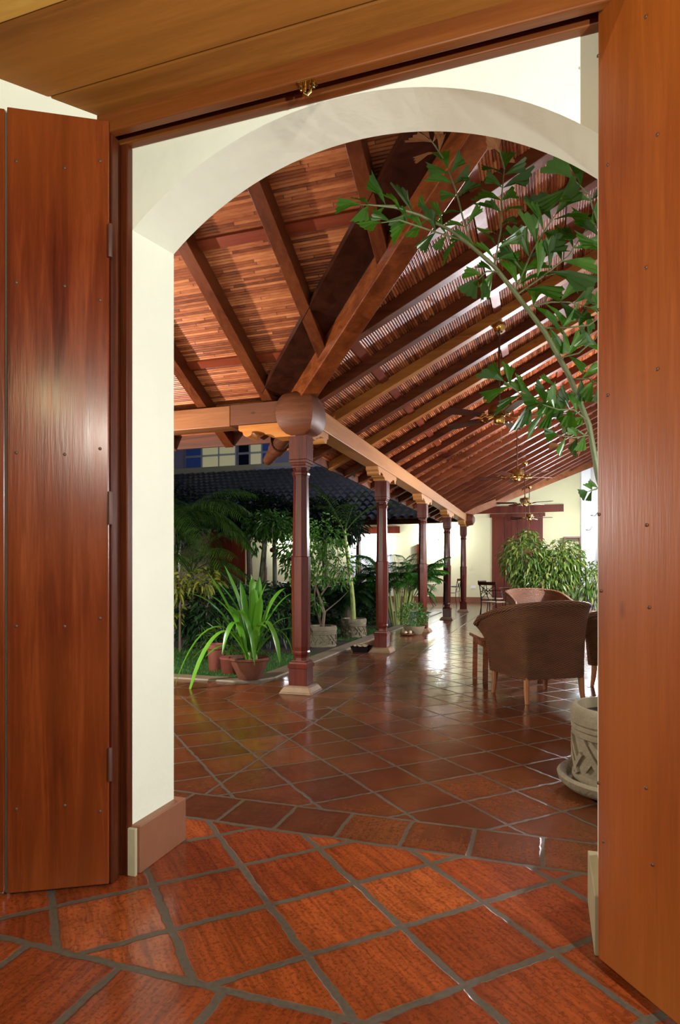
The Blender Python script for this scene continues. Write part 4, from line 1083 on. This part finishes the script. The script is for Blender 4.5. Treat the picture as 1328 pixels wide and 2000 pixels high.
# ------------------------------------------------------------------ IRON TABLES AND CHAIRS
def make_iron_chair():
    r = empty('iron_chair', (0, 0, 0)); tag(r, 'x', 'chair', 'black wrought iron chairs')
    for sx in (-1, 1):
        b = MB(); b.tube([(sx * .20, .20, .45), (sx * .205, .21, .2), (sx * .21, .22, 0)], .011, 6); b.build('leg', M['iron'], r, smooth=True)
        b = MB(); b.tube([(sx * .20, -.24, 0), (sx * .19, -.20, .25), (sx * .185, -.20, .45), (sx * .19, -.23, .7), (sx * .205, -.27, .90)], .011, 6); b.build('back_leg', M['iron'], r, smooth=True)
        b = MB(); b.tube([(sx * .19, -.21, .64), (sx * .25, -.02, .66), (sx * .25, .14, .65), (sx * .21, .2, .45)], .010, 6); b.build('armrest', M['iron'], r, smooth=True)
    b = MB(); b.box(-.21, .21, -.21, .22, .44, .465); b.build('seat', M['cushion'], r, bevel=.01)
    b = MB(); b.box(-.225, .225, -.285, -.255, .84, .915); b.build('back_rail', M['blade'], r, bevel=.008)
    b = MB(); b.tube([(-.185, -.215, .52), (0, -.235, .70), (.2, -.262, .84)], .008, 6); b.tube([(.185, -.215, .52), (0, -.235, .70), (-.2, -.262, .84)], .008, 6)
    b.tube([(-.185, -.21, .5), (.185, -.21, .5)], .008, 6); b.tube([(.06 * math.cos(2 * PI * k / 12), -.236, .70 + .06 * math.sin(2 * PI * k / 12)) for k in range(12)], .007, 6, closed=True); b.build('back_scrolls', M['iron'], r, smooth=True)
    return r
def make_iron_table():
    r = empty('iron_table', (0, 0, 0)); tag(r, 'x', 'table', 'black wrought iron tables')
    b = MB(); b.lathe([(.01, .735), (.44, .735), (.455, .745), (.44, .755), (.01, .755)], (0, 0, 0), 28); b.build('tabletop', M['blade'], r, smooth=True)
    for k in range(4):
        a = PI / 4 + PI / 2 * k; ca, sa = math.cos(a), math.sin(a)
        b = MB(); b.tube([(ca * q, sa * q, z) for q, z in ((.34, .73), (.22, .62), (.10, .45), (.10, .28), (.22, .1), (.33, 0))], .012, 6)
        b.build('leg', M['iron'], r, smooth=True)
    b = MB(); b.tube([(.11 * math.cos(2 * PI * k / 16), .11 * math.sin(2 * PI * k / 16), .38) for k in range(16)], .008, 6, closed=True); b.build('ring', M['iron'], r, smooth=True)
    return r
ic = make_iron_chair(); it = make_iron_table()
ic.location = (-1.13, 14.6, 0); ic.rotation_euler = (0, 0, R(-25)); ic['label'] = 'black iron chair just beyond the wicker chairs, nearest its table'
it.location = (-.62, 15.7, 0); it['label'] = 'black iron table in front of the ficus and red plank door'
for loc, rz, lb in (((-1.30, 16.4, 0), -110, 'iron chair behind the table before the red plank door'),
                    ((1.0, 11.5, 0), 100, 'iron chair at right edge beyond the wicker chairs'),
                    ((-2.92, 20.6, 0), 80, 'iron chair between fourth and fifth columns, right of far table'),
                    ((-4.55, 20.7, 0), -85, 'iron chair left of the far table, behind third column')):
    c = copy_tree(ic); c.location = loc; c.rotation_euler = (0, 0, R(rz)); c['label'] = lb
for loc, lb in (((-3.72, 20.7, 0), 'iron table by glaring lamp between third and fourth columns'), ((-8.9, 20.5, 0), 'dark table across the garden just left of nearest column')):
    c = copy_tree(it); c.location = loc; c['label'] = lb

# ------------------------------------------------------------------ GLASS CABINET in the far right corner
cbn = empty('display_cabinet', (.98, 23.2, 0)); tag(cbn, 'tall open cabinet with glasses in far right corner', 'cabinet')
b = MB(); b.box(.62, .67, 22.95, 23.45, 0, 2.34); b.box(1.12, 1.16, 22.95, 23.45, 0, 2.34); b.build('side_panel', M['far_door'], cbn, world=True)
b = MB(); b.box(.60, 1.18, 22.93, 23.45, 2.30, 2.35); b.build('top', M['far_door'], cbn, world=True)
for z in (.1, .55, 1.05, 1.55):
    b = MB(); b.box(.66, 1.13, 22.96, 23.45, z, z + .04); b.build('shelf', M['rod'], cbn, world=True)
b = MB(); b.lathe([(.028, 0), (.03, .002), (.033, .12), (.030, .12), (.026, .01), (.002, .008)], (0, 0, 0), 12); gl = b.build('drinking_glass', M['white_paint'], smooth=True)
for i in range(6):
    o = gl if i == 0 else gl.copy()
    if i: COL.objects.link(o)
    o.location = (.72 + (i % 6) * .075, 23.05, 1.59); tag(o, 'upright drinking glass in the row on the corner cabinet shelf', 'glass', 'glasses on the cabinet shelf')

# ------------------------------------------------------------------ FICUS in the corridor
fc = empty('ficus_plant', (-.1, 12.6, 0)); tag(fc, 'large leafy variegated ficus beyond the wicker chairs', 'plant')
rg = random.Random(4)
b = MB(); b.lathe([(.16, 0), (.18, .02), (.23, .34), (.24, .36), (.22, .36), (.2, .3), (.01, .3)], (-.1, 12.6, 0), 24); b.build('pot', M['terracotta'], fc, world=True, smooth=True)
b = MB()
for (dx, dy, h) in ((-.25, 0, 1.5), (.25, .05, 1.4), (.05, .1, 1.2), (.6, 0, 1.0)):
    b.tube([(-.1, 12.6, .3), (-.1 + dx * .4, 12.6 + dy, .3 + h * .4), (-.1 + dx, 12.6 + dy, h)], [.018, .014, .008], 6)
b.build('stem', M['bark'], fc, world=True, smooth=True)
b = MB()
cloud(b, (-.38, 12.6, 1.42), (.46, .40, .48), 1300, .11, .034, rg, .7, .35, 2)
cloud(b, (.32, 12.6, 1.32), (.42, .38, .44), 1150, .11, .034, rg, .7, .35, 2)
cloud(b, (-.05, 12.5, .92), (.60, .38, .36), 900, .11, .034, rg, .7, .35, 2)
cloud(b, (.85, 12.6, .95), (.35, .3, .42), 500, .11, .034, rg, .7, .3, 2)
cloud(b, (-.30, 12.6, 1.85), (.14, .14, .14), 90, .10, .03, rg, .7, .3, 2)
b.build('foliage', M['leaf_ficus'], fc, world=True)

# ------------------------------------------------------------------ GARDEN
# palm trunk in the second planter
tp = empty('thin_palm', (-3.27, 10.72, .27)); tag(tp, 'thin palm with smooth yellow-green trunk in a carved planter', 'palm')
b = MB(); b.tube([(-3.27, 10.72, .25), (-3.28, 10.72, .6), (-3.33, 10.72, 1.1), (-3.40, 10.72, 1.55), (-3.44, 10.72, 1.9)], [.050, .042, .037, .033, .022], 14); b.build('trunk', M['stem_green'], tp, world=True, smooth=True)
def frond(b, base, tip, sag, n, L, w_, rg, vee=.5):
    base = Vector(base); tip = Vector(tip); mid = (base + tip) / 2 + Vector((0, 0, sag))
    def P(t): return base * (1 - t) ** 2 + mid * 2 * t * (1 - t) + tip * t * t
    b.tube([P(i / 8) for i in range(9)], [.008 * (1 - i / 10) for i in range(9)], 5)
    for i in range(n):
        t = .12 + .88 * i / n; p = P(t); d = (P(min(1, t + .02)) - P(t - .02)).normalized(); sd = d.cross(Vector((0, 0, 1)))
        if sd.length < .01: sd = Vector((1, 0, 0))
        sd.normalize(); l = L * (math.sin(PI * min(1, .15 + t * .85)) * .75 + .25)
        for s in (-1, 1):
            dd = d * .6 + sd * s + Vector((0, 0, vee)); frac_leaf(b, p, dd, l * rg.uniform(.85, 1.1), w_, droop=.55, seg=2)
rg = random.Random(12)
b = MB()
for a, l, up in ((20, .9, .5), (75, .7, .8), (150, .8, .5), (-60, .7, .4), (250, .8, .6), (200, .7, .9)):
    base = (-3.44, 10.72, 1.85); frond(b, base, (base[0] + l * math.cos(R(a)), base[1] + l * math.sin(R(a)), base[2] + up), .35, 22, .35, .022, rg)
b.build('fronds', M['leaf_palm'], tp, world=True)
# frangipani in the first planter
def shrub(name, loc, label, cat, branches, clouds, leaf, wood_='bark', seed=1, L=.09, w_=.032, droop=.4, seg=2, group=None):
    r = empty(name, loc); tag(r, label, cat, group); rg = random.Random(seed)
    b = MB()
    for pts, rad in branches: b.tube([Vector(loc) + Vector(p) for p in pts], rad, 7)
    if branches: b.build('branches', M[wood_], r, world=True, smooth=True)
    b = MB()
    for c, rd_, n in clouds: cloud(b, Vector(loc) + Vector(c), rd_, n, L, w_, rg, droop, .25, seg)
    b.build('foliage', M[leaf], r, world=True); return r
shrub('potted_frangipani', (-3.32, 9.22, .25), 'airy small-leaved tree with twisting pale branches in the smaller carved planter', 'tree',
      [([(0, 0, 0), (.03, 0, .25), (-.05, 0, .5), (-.25, .1, .95), (-.35, .1, 1.3)], [.028, .024, .018, .012, .006]),
       ([(0, 0, 0), (-.08, .02, .2), (-.15, .02, .45), (-.1, 0, .8), (-.02, 0, 1.25)], [.022, .018, .014, .01, .005]),
       ([(-.05, 0, .5), (.15, 0, .75), (.25, .05, 1.05), (.22, .05, 1.4)], [.014, .010, .008, .004]),
       ([(.02, 0, .25), (.25, .1, .45), (.4, .1, .6)], [.012, .008, .004])],
      [((-.30, .1, 1.35), (.34, .25, .34), 330), ((.05, 0, 1.45), (.36, .25, .36), 380), ((.28, .05, 1.0), (.28, .2, .40), 300), ((-.05, 0, 1.0), (.30, .2, .36), 260), ((-.1, 0, .42), (.14, .1, .16), 90), ((-.35, .1, .85), (.25, .2, .3), 170)],
      'leaf_mid', seed=3, L=.075, w_=.026)
# shrub tree left of nearest column with green trunks
shrub('garden_tree', (-6.2, 13.0, -.03), 'leafy tree with two smooth trunks left of nearest column', 'tree',
      [([(0, 0, 0), (.02, 0, .8), (.1, 0, 1.6), (.15, 0, 2.1)], [.075, .07, .062, .05]), ([(.35, .1, 0), (.33, .1, .8), (.32, .1, 1.5), (.3, .1, 2.0)], [.06, .055, .05, .04])],
      [((.25, 0, 2.25), (.62, .5, .34), 900), ((.75, 0, 1.75), (.35, .4, .45), 380), ((-.2, 0, 1.9), (.3, .3, .3), 160), ((.9, -.2, 1.35), (.3, .3, .3), 160)], 'leaf_mid', 'stem', 5, L=.12, w_=.045)
# tall dark trees against the tile roof
for i, (loc, cl, lb) in enumerate((
    ((-7.6, 15.2, -.03), [((0, 0, 2.75), (1.25, .7, .62), 2600), ((.8, 0, 2.6), (.7, .6, .5), 900)], 'dark bushy tree in front of the tiled roof, left of nearest column'),
    ((-5.3, 14.8, -.03), [((0, 0, 2.55), (.85, .6, .50), 1800), ((.5, 0, 2.3), (.6, .5, .4), 700)], 'dark bushy tree in front of the tiled roof, right of nearest column'),
    ((-10.6, 15.6, -.03), [((0, 0, 2.8), (1.6, .8, .95), 3000)], 'dark bushy tree behind the feathery palm'))):
    shrub('dark_tree', loc, lb, 'tree', [([(0, 0, 0), (.05, 0, 1.2), (0, 0, 2.2)], [.09, .08, .06])], cl, 'leaf_dark', seed=30 + i, L=.16, w_=.07, seg=1, group='dark trees of the garden')
# feathery palm at left
dp = empty('feathery_palm', (-6.1, 9.2, -.03)); tag(dp, 'dark feathery palm with drooping fronds at left of the garden', 'palm')
b = MB(); b.tube([(-6.1, 9.2, -.03), (-6.1, 9.2, 1.0), (-6.05, 9.2, 1.9)], [.11, .10, .07], 12); b.build('trunk', M['bark'], dp, world=True, smooth=True)
rg = random.Random(77); b = MB(); base = (-6.05, 9.2, 1.9)
for a, l, up, sg in ((-10, 1.5, .1, .7), (15, 1.45, .55, .6), (-35, 1.4, -.3, .8), (-60, 1.4, .1, .7), (45, 1.4, .3, .7), (-20, 1.3, -.7, .7), (5, 1.5, -.45, .8), (80, 1.3, .3, .7), (130, 1.4, .3, .7), (190, 1.4, .2, .7), (240, 1.4, .2, .7), (-85, 1.3, -.2, .7), (-48, 1.2, -.9, .6), (28, 1.3, -.2, .8)):
    frond(b, base, (base[0] + l * math.cos(R(a)), base[1] + l * math.sin(R(a)), base[2] + up), sg, 42, .46, .016, rg, .1)
b.build('fronds', M['leaf_palm'], dp, world=True)
dp2 = empty('feathery_palm', (-5.5, 8.9, -.03)); tag(dp2, 'lower feathery palm with fine hanging fronds behind the yellow-green bush', 'palm')
b = MB(); b.tube([(-5.5, 8.9, -.03), (-5.5, 8.9, .6), (-5.48, 8.9, 1.1)], [.08, .07, .05], 12); b.build('trunk', M['bark'], dp2, world=True, smooth=True)
rg = random.Random(78); b = MB(); base = (-5.48, 8.9, 1.1)
for i in range(16):
    a = 360 * i / 16 + rg.uniform(-8, 8); l = rg.uniform(.8, 1.15); up = rg.uniform(-.5, .75)
    frond(b, base, (base[0] + l * math.cos(R(a)), base[1] + l * math.sin(R(a)), base[2] + up), .55, 36, .36, .013, rg, .05)
b.build('fronds', M['leaf_palm'], dp2, world=True)
# leafy bushes at left
shrub('yellow_leaf_bush', (-5.05, 7.9, -.03), 'yellow-green leafy bush at left edge behind the plaster reveal', 'bush', [([(0, 0, 0), (0, 0, .7), (.1, 0, 1.1)], [.02, .015, .008])],
      [((-.05, 0, 1.0), (.22, .25, .26), 160), ((.35, .1, 1.05), (.28, .25, .16), 130), ((-.15, 0, .6), (.2, .2, .2), 60)], 'leaf_yellow', seed=8, L=.11, w_=.04)
shrub('garden_bush', (-4.9, 8.4, -.03), 'dense dark green bush behind the strap-leaved plant', 'bush', [([(0, 0, 0), (0, 0, .6), (.1, 0, .9)], [.02, .015, .008])],
      [((0, 0, .55), (.65, .35, .50), 1300), ((.7, .2, .55), (.45, .35, .5), 800), ((1.15, .5, .5), (.3, .3, .38), 300)], 'leaf_hedge', seed=9, L=.13, w_=.035)
shrub('grassy_bush', (-4.1, 7.5, -.03), 'low brownish grassy bush on lawn behind the rose pot', 'bush', [], [((0, 0, .22), (.34, .28, .24), 330)], 'leaf_palm', seed=10, L=.24, w_=.014, droop=.3)
# hedge
rg = random.Random(15); hg = empty('hedge', (-5.1, 13.6, -.03)); tag(hg, 'dark clipped hedge across the middle of the garden', 'hedge')
b = MB()
for i in range(5200):
    p = (rg.uniform(-7.6, -3.35), rg.uniform(13.0, 13.9), rg.uniform(0, .88)); 
    if rg.random() < .5: p = (p[0], 13.0 + rg.random() * .12, p[2])
    frac_leaf(b, p, rdir(rg), .10, .05, droop=.2, seg=1, up=rdir(rg, .1, 1))
b.build('foliage', M['leaf_hedge'], hg, world=True)
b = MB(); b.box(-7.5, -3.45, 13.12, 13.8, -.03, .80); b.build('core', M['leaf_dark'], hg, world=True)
# areca palm clump and cycad
ar = empty('areca_palm', (-2.98, 13.1, -.03)); tag(ar, 'clump of areca palm with pale stems between second and third columns', 'palm')
rg = random.Random(31); b = MB(); bs2 = MB()
for i in range(52):
    a = rg.uniform(0, 2 * PI); base = Vector((-2.98 + .14 * math.cos(a), 13.1 + .14 * math.sin(a), -.03)); top = base + Vector((.18 * math.cos(a), .18 * math.sin(a), rg.uniform(.6, 1.0)))
    bs2.tube([base, base.lerp(top, .5), top], [.018, .015, .010], 6)
    l = rg.uniform(.45, .8); frond(b, top, top + Vector((l * math.cos(a), l * math.sin(a), rg.uniform(-.1, .75))), .3, 24, .40, .040, rg, .3)
bs2.build('stems', M['cream_stem'], ar, world=True, smooth=True); b.build('fronds', M['leaf_areca'], ar, world=True)
cy = empty('dark_fan_palm', (-3.95, 12.2, -.03)); tag(cy, 'dark spreading palm left of second column', 'palm')
rg = random.Random(32); b = MB()
for i in range(22):
    a = 2 * PI * i / 22 + rg.uniform(-.1, .1); base = Vector((-3.85, 12.3, .45)); l = rg.uniform(.5, .8); frond(b, base, base + Vector((l * math.cos(a), l * math.sin(a), rg.uniform(-.2, .95))), .45, 26, .30, .036, rg, .3)
b.build('fronds', M['leaf_hedge'], cy, world=True)
b = MB(); b.lathe([(.12, 0), (.11, .3), (.08, .48)], (-3.85, 12.3, -.03), 12); b.build('trunk', M['bark'], cy, world=True)
# lawn and grass blades
rg = random.Random(41)
def lawn(name, x0, x1, y0, y1, n, label):
    b = MB(); b.add([(x0, y0, -.026), (x1, y0, -.026), (x1, y1, -.026), (x0, y1, -.026)], [(0, 1, 2, 3)])
    o = tag(b.build(name, M['grass_g']), label, 'lawn', kind='stuff')
    b = MB()
    for i in range(n):
        x = rg.uniform(x0, x1); y = rg.uniform(y0, y1); a = rg.uniform(0, 2 * PI); l = rg.uniform(.02, .055)
        frac_leaf(b, (x, y, -.026), (.35 * math.cos(a), .35 * math.sin(a), 1), l, .006, droop=.1, seg=1, up=(math.cos(a + 1), math.sin(a + 1), .1))
    b.build('grass_blades', M['grass'], o); return o
lawn('lawn', -8.5, -3.0, 6.02, 8.2, 26000, 'green lawn behind the clay bowl at left')
lawn('lawn', -5.2, -3.0, 10.0, 12.6, 9000, 'small green lawn around the carved planters')
# hanging seed pods by far column
for i, (x, z) in enumerate(((-5.62, 1.62), (-5.15, 1.42))):
    r = empty('hanging_pod_feeder', (x, 12.4, z)); tag(r, ['small round hanging pod left of the dark far column', 'dark hanging dish left of nearest column'][i], 'hanging ornament')
    b = MB(); b.lathe([(.005, -.06), (.045, -.05), (.06, -.01), (.045, .03), (.008, .05)] if i == 0 else [(.02, -.04), (.09, -.02), (.11, .0), (.10, .005), (.02, -.01)], (0, 0, 0), 16); b.build('body', M['rod'], r, smooth=True)
    b = MB(); b.lathe([(.003, 0), (.003, .5)], (0, 0, 0), 5); b.build('cord', M['rod'], r)
